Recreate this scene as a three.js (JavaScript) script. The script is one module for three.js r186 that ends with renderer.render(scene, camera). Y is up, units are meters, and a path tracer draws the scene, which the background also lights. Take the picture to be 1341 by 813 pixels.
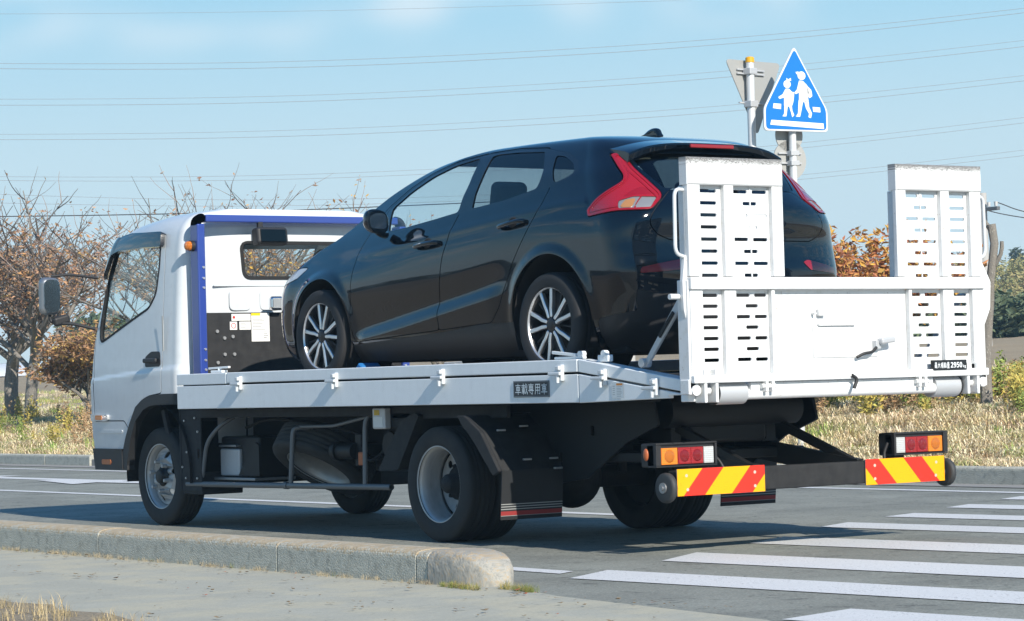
import * as THREE from 'three';
import { mergeGeometries, mergeVertices, toCreasedNormals } from 'three/addons/utils/BufferGeometryUtils.js';
import { RoundedBoxGeometry } from 'three/addons/geometries/RoundedBoxGeometry.js';
import { createNoise2D, createNoise3D } from 'simplex-noise';

// ---------------------------------------------------------------- camera, sky, sun, exposure
const scene = new THREE.Scene();
const camera = new THREE.PerspectiveCamera(13.22, 1024 / 621, 0.5, 3000);
camera.position.set(17.888, 0.994, 10.418);
camera.rotation.set(0.02693, 0.95127, -0.02738, 'YXZ');

const renderer = new THREE.WebGLRenderer({ antialias: true });
renderer.toneMapping = THREE.LinearToneMapping;
renderer.toneMappingExposure = 1.3;
renderer.shadowMap.enabled = true;

function rng(seed) { let s = seed | 0; return () => { s = (s + 0x6d2b79f5) | 0; let t = Math.imul(s ^ (s >>> 15), 1 | s); t = (t + Math.imul(t ^ (t >>> 7), 61 | t)) ^ t; return ((t ^ (t >>> 14)) >>> 0) / 4294967296; }; }
const n2 = createNoise2D(rng(11)), n3 = createNoise3D(rng(12));
const fbm = (x, y, o = 4) => { let a = 0, k = 0.5; for (let i = 0; i < o; i++) { a += k * n2(x, y); x *= 2.03; y *= 2.03; k *= 0.5; } return a; };
const lerp = (a, b, t) => a + (b - a) * t, clamp = (x, a, b) => Math.min(b, Math.max(a, x));
const smooth = (a, b, x) => { const t = clamp((x - a) / (b - a), 0, 1); return t * t * (3 - 2 * t); };

{
  const W = 1024, H = 512, d = new Float32Array(W * H * 4);
  const stops = [[0, 0.555, 0.666, 0.689], [3, 0.509, 0.638, 0.689], [5, 0.463, 0.62, 0.694], [8, 0.324, 0.555, 0.698], [12, 0.165, 0.425, 0.665], [20, 0.085, 0.30, 0.595], [45, 0.046, 0.162, 0.398], [90, 0.026, 0.097, 0.287]];
  for (let j = 0; j < H; j++) {
    const el = ((j + 0.5) / H - 0.5) * 180;
    for (let i = 0; i < W; i++) {
      const o = (j * W + i) * 4, az = (i / W) * Math.PI * 2;
      let c;
      if (el <= 0) c = [.30, .29, .26];
      else {
        let k = 0; while (k < stops.length - 2 && el > stops[k + 1][0]) k++;
        const t = clamp((el - stops[k][0]) / (stops[k + 1][0] - stops[k][0]), 0, 1);
        c = [1, 2, 3].map((q) => lerp(stops[k][q], stops[k + 1][q], t));
        // thin fair-weather cloud wisps, the same all round
        const cx = Math.cos(az + .87), cz = Math.sin(az + .87);
        const n = n3(cx * 9, cz * 9, el * 0.55) * .6 + n3(cx * 22, cz * 22, el * 1.1) * .4;
        const w = smooth(0.0, .7, n) * smooth(6.6, 8.2, el) * (1 - smooth(14, 24, el)) * .6;
        c = [lerp(c[0], .72, w), lerp(c[1], .76, w), lerp(c[2], .78, w)];
      }
      d[o] = c[0]; d[o + 1] = c[1]; d[o + 2] = c[2]; d[o + 3] = 1;
    }
  }
  const sky = new THREE.DataTexture(d, W, H, THREE.RGBAFormat, THREE.FloatType);
  sky.mapping = THREE.EquirectangularReflectionMapping; sky.magFilter = THREE.LinearFilter; sky.wrapS = THREE.RepeatWrapping; sky.needsUpdate = true;
  scene.background = sky; scene.environment = sky;
}
const sunDir = new THREE.Vector3(1, 0.64, 0.115).normalize();
const sun = new THREE.DirectionalLight(new THREE.Color(1, .94, .85), 5.0);
sun.name = 'sun'; sun.position.copy(sunDir).multiplyScalar(60); sun.castShadow = true;
sun.shadow.camera.left = -40; sun.shadow.camera.right = 40; sun.shadow.camera.top = 40; sun.shadow.camera.bottom = -40; sun.shadow.camera.far = 200;
sun.shadow.mapSize.set(4096, 4096);
scene.add(sun); scene.add(sun.target);

// ---------------------------------------------------------------- helpers
const V = (x, y, z) => new THREE.Vector3(x, y, z);
const names = new Map();
function numbered(n) { const k = names.get(n) || 0; names.set(n, k + 1); return k ? n + '_' + String(k).padStart(3, '0') : n; }
function prep(g) {
  if (g.index) g = g.toNonIndexed();
  if (!g.attributes.normal) g.computeVertexNormals();
  if (!g.attributes.uv) g.setAttribute('uv', new THREE.BufferAttribute(new Float32Array(g.attributes.position.count * 2), 2));
  for (const k of Object.keys(g.attributes)) if (!['position', 'normal', 'uv', 'color'].includes(k)) g.deleteAttribute(k);
  return g;
}
const join = (list) => { list = list.flat().map(prep); return list.length === 1 ? list[0] : mergeGeometries(list); };
function mesh(name, geo, mat, parent) {
  const g = Array.isArray(geo) ? join(geo) : geo;
  const m = new THREE.Mesh(g, mat); m.castShadow = m.receiveShadow = true;
  m.name = parent ? name : numbered(name); (parent || scene).add(m); return m;
}
function part(name, parent, pos) { const g = new THREE.Group(); g.name = name; if (pos) g.position.set(...pos); parent.add(g); return g; }
function thing(name, label, category, group, pos = [0, 0, 0], turn = 0) {
  const g = new THREE.Group(); g.name = numbered(name); g.position.set(...pos); g.rotation.y = turn; scene.add(g);
  g.userData = { label, category }; if (group) g.userData.group = group; return g;
}
function tag(o, label, category, group) { o.userData.label = label; o.userData.category = category; if (group) o.userData.group = group; return o; }
function setting(o, label, kind = 'structure', category) { o.userData.kind = kind; o.userData.label = label; if (category) o.userData.category = category; return o; }
// box from min/max corners with a small chamfer
function box(x0, x1, y0, y1, z0, z1, r = 0.006, seg = 1) {
  const w = Math.abs(x1 - x0), h = Math.abs(y1 - y0), d = Math.abs(z1 - z0), m = Math.min(w, h, d);
  const g = r && m > .004 ? new RoundedBoxGeometry(w, h, d, seg, Math.min(r, m * .45)) : new THREE.BoxGeometry(w, h, d);
  g.translate((x0 + x1) / 2, (y0 + y1) / 2, (z0 + z1) / 2);
  const p = g.attributes.position, n = g.attributes.normal, uv = g.attributes.uv;
  for (let i = 0; i < p.count; i++) {
    const ax = Math.abs(n.getX(i)), ay = Math.abs(n.getY(i)), az = Math.abs(n.getZ(i));
    if (az >= ax && az >= ay) uv.setXY(i, p.getX(i), p.getY(i)); else if (ax >= ay) uv.setXY(i, p.getZ(i), p.getY(i)); else uv.setXY(i, p.getX(i), p.getZ(i));
  }
  return g;
}
function cyl(r0, r1, h, axis, x, y, z, seg = 20, open = false) {
  const g = new THREE.CylinderGeometry(r1, r0, h, seg, 1, open);
  if (axis === 'x') g.rotateZ(-Math.PI / 2); if (axis === 'z') g.rotateX(Math.PI / 2);
  return g.translate(x, y, z);
}
function tube(pts, r, seg = 24, rad = 8, closed = false, tension = .5) {
  const c = new THREE.CatmullRomCurve3(pts.map((p) => V(...p)), closed, 'catmullrom', tension);
  return new THREE.TubeGeometry(c, seg, r, rad, closed);
}
// straight pipe run with rounded bends
function pipe(pts, r, bend = .05, rad = 8) {
  const path = new THREE.CurvePath(), P = pts.map((p) => V(...p)); let last = P[0];
  for (let i = 1; i < P.length - 1; i++) {
    const a = P[i].clone().add(P[i - 1].clone().sub(P[i]).setLength(Math.min(bend, P[i].distanceTo(P[i - 1]) * .45)));
    const b = P[i].clone().add(P[i + 1].clone().sub(P[i]).setLength(Math.min(bend, P[i].distanceTo(P[i + 1]) * .45)));
    path.add(new THREE.LineCurve3(last, a)); path.add(new THREE.QuadraticBezierCurve3(a, P[i], b)); last = b;
  }
  path.add(new THREE.LineCurve3(last, P[P.length - 1]));
  const n = Math.max(2, (P.length - 1) * 10);
  return new THREE.TubeGeometry(path, n, r, rad, false);
}
function bar(a, b, w, h, r = .003) { // rectangular bar from a to b; h is measured along the up-ish direction
  const A = V(...a), B = V(...b), L = A.distanceTo(B), g = new RoundedBoxGeometry(L, h, w, 1, Math.min(r, w * .4, h * .4));
  const d = B.clone().sub(A).normalize(); let up = Math.abs(d.y) > .95 ? V(0, 0, 1) : V(0, 1, 0);
  const s = d.clone().cross(up).normalize(); up = s.clone().cross(d);
  g.applyMatrix4(new THREE.Matrix4().makeBasis(d, up, s)); const m = A.add(B).multiplyScalar(.5); return g.translate(m.x, m.y, m.z);
}
const shapeOf = (pts, holes = []) => { const s = new THREE.Shape(pts.map((p) => new THREE.Vector2(p[0], p[1]))); for (const h of holes) s.holes.push(new THREE.Path(h.map((p) => new THREE.Vector2(p[0], p[1])))); return s; };
// extrude an outline drawn in (x, y) along +z from z0 by depth, then map axes
function ext(pts, depth, opt = {}) {
  const b = opt.bevel || 0, g = new THREE.ExtrudeGeometry(shapeOf(pts, opt.holes), { depth: Math.max(1e-4, depth - 2 * b), bevelEnabled: b > 0, bevelThickness: b, bevelSize: b, bevelOffset: -b, bevelSegments: opt.bs || 1, curveSegments: 8, steps: opt.steps || 1 });
  g.translate(0, 0, b); return g;
}
// same, outline in (z, y), thickness along x from x0
function extX(pts, x0, depth, opt = {}) { const g = ext(pts.map(([z, y]) => [-z, y]), depth, { ...opt, holes: (opt.holes || []).map((h) => h.map(([z, y]) => [-z, y])) }); g.rotateY(Math.PI / 2); return g.translate(x0, 0, 0); }
// rotateY(90deg): (x,y,z) -> (z, y, -x): outline x = -z -> world z = z, depth -> world x
function extZ(pts, z0, depth, opt) { return ext(pts, depth, opt).translate(0, 0, z0); }
function extY(pts, y0, depth, opt) { const g = ext(pts.map(([x, z]) => [x, -z]), depth, opt); g.rotateX(-Math.PI / 2); return g.translate(0, y0, 0); }
function round(pts, r, n = 4) { // round the corners of a polygon
  const out = [], N = pts.length;
  for (let i = 0; i < N; i++) {
    const p = pts[i], a = pts[(i + N - 1) % N], b = pts[(i + 1) % N], rr = p[2] ?? r;
    const la = Math.hypot(a[0] - p[0], a[1] - p[1]), lb = Math.hypot(b[0] - p[0], b[1] - p[1]), k = Math.min(rr, la * .49, lb * .49);
    const A = [p[0] + (a[0] - p[0]) / la * k, p[1] + (a[1] - p[1]) / la * k], B = [p[0] + (b[0] - p[0]) / lb * k, p[1] + (b[1] - p[1]) / lb * k];
    if (k < 1e-5) { out.push([p[0], p[1]]); continue; }
    for (let j = 0; j <= n; j++) { const t = j / n, u = 1 - t; out.push([u * u * A[0] + 2 * u * t * p[0] + t * t * B[0], u * u * A[1] + 2 * u * t * p[1] + t * t * B[1]]); }
  }
  return out;
}
const rect = (x0, x1, y0, y1) => [[x0, y0], [x1, y0], [x1, y1], [x0, y1]];
const rrect = (x0, x1, y0, y1, r, n = 4) => round(rect(x0, x1, y0, y1), r, n);
function lathe(pts, axis, x, y, z, seg = 48) { // pts: [radius, along axis]
  const g = new THREE.LatheGeometry(pts.map((p) => new THREE.Vector2(p[0], p[1])), seg);
  if (axis === 'z') g.rotateX(Math.PI / 2); if (axis === 'x') g.rotateZ(-Math.PI / 2); return g.translate(x, y, z);
}
const mirrorZ = (g) => { g = prep(g.clone()); const p = g.attributes.position, n = g.attributes.normal, uv = g.attributes.uv;
  for (let i = 0; i < p.count; i++) { p.setZ(i, -p.getZ(i)); n.setZ(i, -n.getZ(i)); }
  for (const a of [p, n, uv, g.attributes.color]) if (a) for (let i = 0; i < p.count; i += 3) for (let c = 0; c < a.itemSize; c++) { const t = a.getComponent(i + 1, c); a.setComponent(i + 1, c, a.getComponent(i + 2, c)); a.setComponent(i + 2, c, t); }
  return g; };
// piecewise cubic (monotone enough) lookup: rows [x, v]
function curve(rows) {
  const X = rows.map((r) => r[0]), Y = rows.map((r) => r[1]), n = X.length, M = new Array(n);
  for (let i = 0; i < n; i++) {
    if (i === 0) M[i] = (Y[1] - Y[0]) / (X[1] - X[0]); else if (i === n - 1) M[i] = (Y[n - 1] - Y[n - 2]) / (X[n - 1] - X[n - 2]);
    else { const a = (Y[i] - Y[i - 1]) / (X[i] - X[i - 1]), b = (Y[i + 1] - Y[i]) / (X[i + 1] - X[i]); M[i] = a * b <= 0 ? 0 : 2 * a * b / (a + b); }
  }
  return (x) => {
    if (x <= X[0]) return Y[0]; if (x >= X[n - 1]) return Y[n - 1];
    let k = 0; while (x > X[k + 1]) k++;
    const h = X[k + 1] - X[k], t = (x - X[k]) / h, t2 = t * t, t3 = t2 * t;
    return (2 * t3 - 3 * t2 + 1) * Y[k] + (t3 - 2 * t2 + t) * h * M[k] + (-2 * t3 + 3 * t2) * Y[k + 1] + (t3 - t2) * h * M[k + 1];
  };
}
// signed distance to a polygon, negative inside
function polySDF(P) {
  let x0 = 1e9, x1 = -1e9, y0 = 1e9, y1 = -1e9; for (const [x, y] of P) { x0 = Math.min(x0, x); x1 = Math.max(x1, x); y0 = Math.min(y0, y); y1 = Math.max(y1, y); }
  return (x, y) => {
    const bx = Math.max(x0 - x, x - x1, y0 - y, y - y1); if (bx > .12) return bx;
    let d = 1e9, inside = false;
    for (let i = 0, j = P.length - 1; i < P.length; j = i++) {
      const [ax, ay] = P[j], [bx2, by] = P[i], ex = bx2 - ax, ey = by - ay, t = clamp(((x - ax) * ex + (y - ay) * ey) / (ex * ex + ey * ey || 1e-12), 0, 1);
      d = Math.min(d, Math.hypot(x - ax - ex * t, y - ay - ey * t));
      if ((ay > y) !== (by > y) && x < ex * (y - ay) / (by - ay || 1e-12) + ax) inside = !inside;
    }
    return inside ? -d : d;
  };
}
// ---- skins: a surface given as point(u, v) on a grid, cut along curves drawn in its own (s, y) chart
function skin(point, chart, us, vs) { // returns list of triangles of vertices {u, v, s, y}
  const g = us.map((u) => vs.map((v) => { const c = chart(u, v); return { u, v, s: c[0], y: c[1] }; })), T = [];
  for (let i = 0; i < us.length - 1; i++) for (let j = 0; j < vs.length - 1; j++) { const a = g[i][j], b = g[i + 1][j], c = g[i + 1][j + 1], d = g[i][j + 1]; T.push([a, b, c], [a, c, d]); }
  return T;
}
function clip(T, f, keepInside = true) { // keep f < 0 (or > 0)
  const out = [], sg = keepInside ? 1 : -1, mem = new Map();
  const val = (p) => { let v = mem.get(p); if (v === undefined) { v = sg * f(p.s, p.y); mem.set(p, v); } return v; };
  const mid = (a, b, da, db) => { const t = da / (da - db); return { u: lerp(a.u, b.u, t), v: lerp(a.v, b.v, t), s: lerp(a.s, b.s, t), y: lerp(a.y, b.y, t) }; };
  for (const tri of T) {
    const d = tri.map(val), n = (d[0] < 0) + (d[1] < 0) + (d[2] < 0);
    if (n === 3) { out.push(tri); continue; } if (n === 0) continue;
    let k = n === 1 ? d.findIndex((x) => x < 0) : d.findIndex((x) => x >= 0);
    const a = tri[k], b = tri[(k + 1) % 3], c = tri[(k + 2) % 3], da = d[k], db = d[(k + 1) % 3], dc = d[(k + 2) % 3], ab = mid(a, b, da, db), ac = mid(a, c, da, dc);
    if (n === 1) out.push([a, ab, ac]); else out.push([ab, b, c], [ab, c, ac]);
  }
  return out;
}
function skinGeo(T, point, normal, off = 0) {
  const n = T.length * 3, P = new Float32Array(n * 3), N = new Float32Array(n * 3), U = new Float32Array(n * 2), mem = new Map(); let o = 0;
  for (const tri of T) for (const q of tri) {
    let e = mem.get(q); if (!e) { const p = point(q.u, q.v), m = normal(q.u, q.v); e = [p[0] + m[0] * off, p[1] + m[1] * off, p[2] + m[2] * off, ...m]; mem.set(q, e); }
    P.set(e.slice(0, 3), o * 3); N.set(e.slice(3), o * 3); U[o * 2] = q.s; U[o * 2 + 1] = q.y; o++;
  }
  const g = new THREE.BufferGeometry(); g.setAttribute('position', new THREE.BufferAttribute(P, 3)); g.setAttribute('normal', new THREE.BufferAttribute(N, 3)); g.setAttribute('uv', new THREE.BufferAttribute(U, 2)); return g;
}
const range = (a, b, n) => Array.from({ length: n + 1 }, (_, i) => a + (b - a) * i / n);
const both = (g) => [g, mirrorZ(Array.isArray(g) ? join(g) : g)].flat();
// ribbon (thin raised or sunk strip) along a chart polyline on a skin is made by clipping between two offsets of a polygon

// ---------------------------------------------------------------- materials
const lin = (r, g, b) => new THREE.Color().setRGB(r, g, b);
const std = (c, rough = .6, metal = 0, o = {}) => new THREE.MeshStandardMaterial({ color: Array.isArray(c) ? lin(...c) : c, roughness: rough, metalness: metal, ...o });
const phys = (c, rough, o = {}) => new THREE.MeshPhysicalMaterial({ color: Array.isArray(c) ? lin(...c) : c, roughness: rough, ...o });
function tex(W, H, f, srgb = true, rep) { // f(x, y) -> [r,g,b] in 0..1 (sRGB if srgb)
  const d = new Uint8Array(W * H * 4);
  for (let j = 0; j < H; j++) for (let i = 0; i < W; i++) { const c = f(i, j, i / W, j / H), o = (j * W + i) * 4; d[o] = clamp(c[0], 0, 1) * 255; d[o + 1] = clamp(c[1], 0, 1) * 255; d[o + 2] = clamp(c[2], 0, 1) * 255; d[o + 3] = 255; }
  const t = new THREE.DataTexture(d, W, H); t.magFilter = THREE.LinearFilter; t.minFilter = THREE.LinearMipmapLinearFilter; t.generateMipmaps = true; t.wrapS = t.wrapT = THREE.RepeatWrapping; if (srgb) t.colorSpace = THREE.SRGBColorSpace; if (rep) t.repeat.set(rep[0], rep[1]); t.needsUpdate = true; return t;
}
// tileable noise from a torus
const tile = (u, v, f, o = 3, seed = 0) => { let a = 0, k = .5, s = f; for (let i = 0; i < o; i++) { const A = u * Math.PI * 2, B = v * Math.PI * 2; a += k * (n3(Math.cos(A) * s + seed, Math.sin(A) * s, Math.cos(B) * s * .7 + 5.3) + n3(Math.cos(B) * s - seed, Math.sin(B) * s + 9.1, Math.sin(A) * s * .7 + Math.cos(A) * s * .3)) * .7; s *= 2; k *= .5; } return a; };
const sr = (l) => l <= .0031308 ? l * 12.92 : 1.055 * Math.pow(l, 1 / 2.4) - .055;
const srgb3 = (a) => a.map(sr);

const paintBlack = phys([.0015, .004, .008], .06, { clearcoat: 1, clearcoatRoughness: .010, specularIntensity: .3 });
const trimGloss = phys([.004, .004, .004], .12, { clearcoat: .6, clearcoatRoughness: .05 });
const plasticBlack = std([.018, .018, .019], .55);
const innerBlack = std([.010, .010, .011], .9);
const seatCloth = std([.022, .022, .024], .85);
const glassClear = phys([.90, .95, .95], .0, { transmission: 1, thickness: 0, ior: 1.5, specularIntensity: 1 });
const glassTint = phys([.42, .48, .50], .0, { transmission: 1, thickness: 0, ior: 1.5 });
const glassDark = phys([.16, .19, .20], .0, { transmission: 1, thickness: 0, ior: 1.5 });
const ribs = tex(64, 64, (i, j) => { const f = .5 + .5 * Math.cos(i / 64 * Math.PI * 2) * .6 + .2 * Math.cos(j / 64 * Math.PI * 2); return [f, f, f]; }, false, [90, 90]);
const lampRed = phys([.31, .006, .010], .12, { clearcoat: 1, clearcoatRoughness: .03, bumpMap: ribs, bumpScale: .002 });
const lampRedDeep = phys([.25, .004, .008], .15, { clearcoat: 1, clearcoatRoughness: .03 });
const lampClear = phys([.66, .67, .66], .14, { clearcoat: 1, metalness: .3, bumpMap: ribs, bumpScale: .002 });
const lampAmber = phys([.75, .21, .01], .18, { clearcoat: 1, clearcoatRoughness: .05, bumpMap: ribs, bumpScale: .002 });
const alloyBright = phys([.74, .75, .76], .34, { metalness: .9 });
const alloyDark = std([.035, .036, .038], .4, .6);
const chrome = std([.75, .76, .78], .12, 1);
const rubber = std([.020, .020, .021], .78);

const fdNormal = (point, u0, u1, v0, v1, eu = .006, ev = .004) => (u, v) => {
  const a = point(clamp(u + eu, u0, u1), v), b = point(clamp(u - eu, u0, u1), v), c = point(u, clamp(v + ev, v0, v1)), d = point(u, clamp(v - ev, v0, v1));
  const n = V(c[0] - d[0], c[1] - d[1], c[2] - d[2]).cross(V(a[0] - b[0], a[1] - b[1], a[2] - b[2])).normalize(); return [-n.x, -n.y, -n.z];
};

// ---------------------------------------------------------------- ground, road, kerbs
const terrainY = (x, z) => { const d = Math.max(0, -z - 6.62); return .135 + .36 * smooth(0, 2.8, d) + .040 * clamp(d - 1.2, 0, 36) + (d > .05 ? .05 * smooth(0, 1.5, d) * fbm(x * .5, z * .5, 3) : 0); };
const asphaltTex = tex(1152, 1152, (i, j, u, v) => { const f = n2(i * .85, j * .85) * .4 + n2(i * .30, j * .30) * .5 + n2(i * .11, j * .11) * .25, c = tile(u, v, 1.2, 6, 1), k = n2(i * .7 + 50, j * .7) > .66 ? .09 : 0, oil = smooth(.36, .62, tile(u, v, 5, 3, 17)) * .34, pt = smooth(.10, .13, tile(u, v, .9, 2, 29)) * .11, cr = Math.abs(tile(u, v, 1.5, 5, 37) + .02 * f) < .010 ? .42 : 0; const l = (.198 + .085 * f + .045 * c + k) * (1 - oil - pt - cr); return srgb3([l * 1.07, l * 1.09, l * .93]); });
const asphaltBump = tex(512, 512, (i, j) => { const f = .5 + .5 * (n2(i * .55, j * .55) * .6 + n2(i * .25, j * .25) * .4); return [f, f, f]; }, false);
const asphalt = std(0xffffff, .88, 0, { map: asphaltTex, bumpMap: asphaltBump, bumpScale: .004 });
function sheet(pts, y, uvs = .16, holes = []) { // flat polygon in (x, z)
  const g = new THREE.ShapeGeometry(shapeOf(pts.map(([x, z]) => [x, -z]), holes.map((h) => h.map(([x, z]) => [x, -z])))); g.rotateX(-Math.PI / 2); g.translate(0, y, 0);
  const p = g.attributes.position, uv = g.attributes.uv; for (let i = 0; i < p.count; i++) uv.setXY(i, p.getX(i) * uvs, p.getZ(i) * uvs); return g;
}
const road = setting(mesh('road', sheet([[-260, -6.35], [200, -6.35], [200, 40], [7.0, 40], [7.0, 3.2], [-260, 3.2]], 0), asphalt), 'grey asphalt carriageway with crossing side road');
// paint on the road
const paintTex = tex(512, 512, (i, j, u, v) => { const n = tile(u, v, 3, 4, 51), w = smooth(.42, .70, n2(i * .45, j * .45) * .55 + n2(i * .14, j * .14) * .4 + .42 * n); const l = .60 + .05 * n; return srgb3([lerp(l, .2, w), lerp(l, .2, w), lerp(l * .985, .2, w)]); });
const roadPaint = std(0xffffff, .75, 0, { map: paintTex });
const stripe = (name, pts, y = .004) => mesh(name, sheet(pts, y, .5), roadPaint, road);
for (const [a, b] of [[[9.62, 3.22], [9.48, 2.71]], [[7.04, 2.37], [6.74, 1.90]], [[6.44, 1.30], [6.07, .75]], [[5.71, .05], [5.39, -.50]], [[4.83, -1.30], [4.60, -1.76]], [[4.32, -2.36], [4.17, -2.78]], [[3.84, -3.42], [3.65, -3.84]], [[3.34, -4.49], [3.16, -4.90]]]) stripe('crosswalk_stripe', [a, [a[0] + 4.2, a[1] - .36], [b[0] + 4.2, b[1] - .36], b]);
stripe('edge_line', [[-200, -5.42], [2.9, -5.42], [2.9, -5.27], [-200, -5.27]]);
stripe('edge_line', [[-200, 2.06], [6.66, 2.06], [6.74, 2.21], [-200, 2.21]]);
stripe('centre_line', [[-200, -1.72], [2.6, -1.72], [2.6, -1.57], [-200, -1.57]]);
stripe('lane_arrow', [[-14.6, -3.52], [-12.9, -4.0], [-12.9, -3.66], [-9.9, -3.66], [-9.9, -3.38], [-12.9, -3.38], [-12.9, -3.04]]);
stripe('lane_arrow', [[-10.9, -3.22], [-9.2, -3.9], [-9.3, -3.5], [-6.8, -3.62], [-6.8, -3.34], [-9.3, -3.2], [-9.1, -2.8]], .008);
// concrete gutter along the far kerb
const concreteTex = tex(512, 512, (i, j, u, v) => { const n = tile(u, v, 2, 5, 61), s = n2(i * .5, j * .5) * .5 + n2(i * .17, j * .17) * .3; const l = .26 + .045 * n + .04 * s; return srgb3([l, l * .97, l * .90]); });
const concreteBump = tex(256, 256, (i, j) => { const f = .5 + .5 * (n2(i * .5, j * .5) * .5 + n2(i * .15, j * .15) * .5); return [f, f, f]; }, false);
const concrete = std(0xffffff, .9, 0, { map: concreteTex, bumpMap: concreteBump, bumpScale: .004 });
setting(mesh('gutter', sheet([[-200, -6.35], [60, -6.35], [60, -5.93], [-200, -5.93]], .006, .5), concrete), 'pale concrete gutter along the far kerb');
// near pavement
const paveTex = tex(1024, 1024, (i, j, u, v) => { const n = tile(u, v, 1.5, 5, 71), s = n2(i * .6, j * .6) * .45 + n2(i * .2, j * .2) * .35, sand = .35 + .65 * smooth(-.15, .45, tile(u, v, 1.6, 5, 77) + .10 * s), crack = Math.abs(tile(u, v, 1.3, 4, 83)) < .004 ? .6 : 1; const l = (.325 + .045 * n + .06 * s) * crack; return srgb3([lerp(l, .43 + .07 * s, sand * .75), lerp(l * 1.0, .395 + .07 * s, sand * .75), lerp(l * .86, .29 + .06 * s, sand * .75)]); });
const pave = std(0xffffff, .92, 0, { map: paveTex, bumpMap: concreteBump, bumpScale: .005 });
setting(mesh('pavement', sheet([[-120, 2.9], [7.25, 2.9], [7.9, 3.08], [9.6, 3.28], [10.6, 3.7], [10.6, 7], [9, 9], [9, 30], [-120, 30]], .005, .22), pave), 'worn grey pavement beside the kerb with sandy patches');
// soil verge on this side and the field behind it
const soilTex = tex(512, 512, (i, j, u, v) => { const n = tile(u, v, 3, 5, 91), s = n2(i * .5, j * .5); const l = .20 + .05 * n + .05 * s; return srgb3([l * 1.25, l * 1.02, l * .70]); });
const soilMat = std(0xffffff, .95, 0, { map: soilTex, bumpMap: concreteBump, bumpScale: .02 });
{
  const P = []; for (const x of range(-120, 8.6, 400)) P.push([x, 4.86 + .1 * (x > 4 ? (x - 5.4) : 0) * .9 + .10 * n2(x * 1.7, 3) + .05 * n2(x * 6, 8)]);
  setting(mesh('near_verge', sheet([...P, [8.8, 29], [-120, 29]], .012, .6), soilMat), 'dry bare soil verge at the edge of the pavement');
  setting(mesh('near_field', [sheet([[-400, 30], [400, 30], [400, 420], [-400, 420]], -.01, .2), sheet([[-400, 3.3], [-120, 3.3], [-120, 30], [-400, 30]], -.02, .2)], std(0xffffff, .95, 0, { map: soilTex, color: lin(.8, .75, .7) })), 'brown bare field on the near side of the road');
}
// far terrain
const groundCol = (x, z) => { const d = -z - 6.6, n = fbm(x * .35, z * .35, 3), m = fbm(x * 1.3 + 9, z * 1.3, 3), near = 1 - smooth(4, 9, d + 2 * n), g = smooth(.05, .45, m + .2 * n); const straw = [.70, .60, .42], green = [.22, .25, .09], field = [.40 + .06 * n, .31 + .05 * n, .195 + .03 * n]; const v = straw.map((q, i) => lerp(q, green[i], g * .8)); return field.map((q, i) => lerp(q, v[i], near)); };
{
  const xs = [...range(-260, -40, 60).slice(0, -1), ...range(-40, 20, 220).slice(0, -1), ...range(20, 160, 30)], zs = [...range(-6.55, -14, 40).slice(0, -1), ...range(-14, -50, 40).slice(0, -1), ...range(-50, -260, 16)];
  const pos = [], colr = [], uv = [], idx = [];
  for (const z of zs) for (const x of xs) { pos.push(x, terrainY(x, z), z); colr.push(...groundCol(x, z)); uv.push(x * .5, z * .5); }
  const n = xs.length; for (let j = 0; j < zs.length - 1; j++) for (let i = 0; i < n - 1; i++) { const a = j * n + i; idx.push(a, a + 1, a + n, a + 1, a + n + 1, a + n); }
  const g = new THREE.BufferGeometry(); g.setAttribute('position', new THREE.Float32BufferAttribute(pos, 3)); g.setAttribute('color', new THREE.Float32BufferAttribute(colr, 3)); g.setAttribute('uv', new THREE.Float32BufferAttribute(uv, 2)); g.setIndex(idx); g.computeVertexNormals();
  const gt = tex(512, 512, (i, j, u, v) => { const s = n2(i * .6, j * .6) * .5 + n2(i * .2, j * .2) * .4 + tile(u, v, 3, 3, 97) * .4, l = .8 + .2 * s; return srgb3([l, l, l]); });
  setting(mesh('far_terrain', g, std(0xffffff, .96, 0, { vertexColors: true, map: gt, bumpMap: concreteBump, bumpScale: .03 })), 'grassy verge rising to brown fields beyond the road');
}
// kerb stones
function kerbStone(L, prof, seed) { // prof: [across, height]; along x from 0 to L, uv in metres
  const g = ext(prof.map(([a, h]) => [a, h]), L, { bevel: .003, bs: 1, steps: 1 }); g.rotateY(Math.PI / 2); // depth -> x, across -> -z
  const p = g.attributes.position, uv = g.attributes.uv; for (let i = 0; i < p.count; i++) uv.setXY(i, (p.getX(i) + seed * 1.37) * .4, clamp((p.getY(i) + .05) / .30 + (p.getY(i) > .13 ? -p.getZ(i) * .75 : 0), 0, 1)); return g;
}
const kerbTex = (lichen) => tex(1024, 256, (i, j, u, v) => { const X = i / 410, Y = j / 850; const n = fbm(X * 5, Y * 7 + 3, 4), s = n2(X * 190, Y * 190) * .5 + n2(X * 70, Y * 70) * .45, m = .6 * fbm(X * 48 + 4, Y * 40, 4) + .4 * fbm(X * 9 + 4, Y * 20, 3), li = smooth(.02, .34, m * .8 + .25 * s + .25 * n + (v > .66 ? .30 : v > .58 ? .08 : -.42)) * lichen, sp = smooth(.55, .75, n2(X * 120 + 40, Y * 120)) * .11, dk = smooth(.10, .5, fbm(X * 8 + 20, Y * 9, 4)) * .30; let l = (.45 + .05 * n + .10 * s) * (1 - dk * .7); return srgb3([lerp(l, .36 + .10 * s, li) + sp, lerp(l * .985, .225 + .08 * s, li) + sp, lerp(l * .84, .085 + .05 * s, li) + sp * .9]); });
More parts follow.
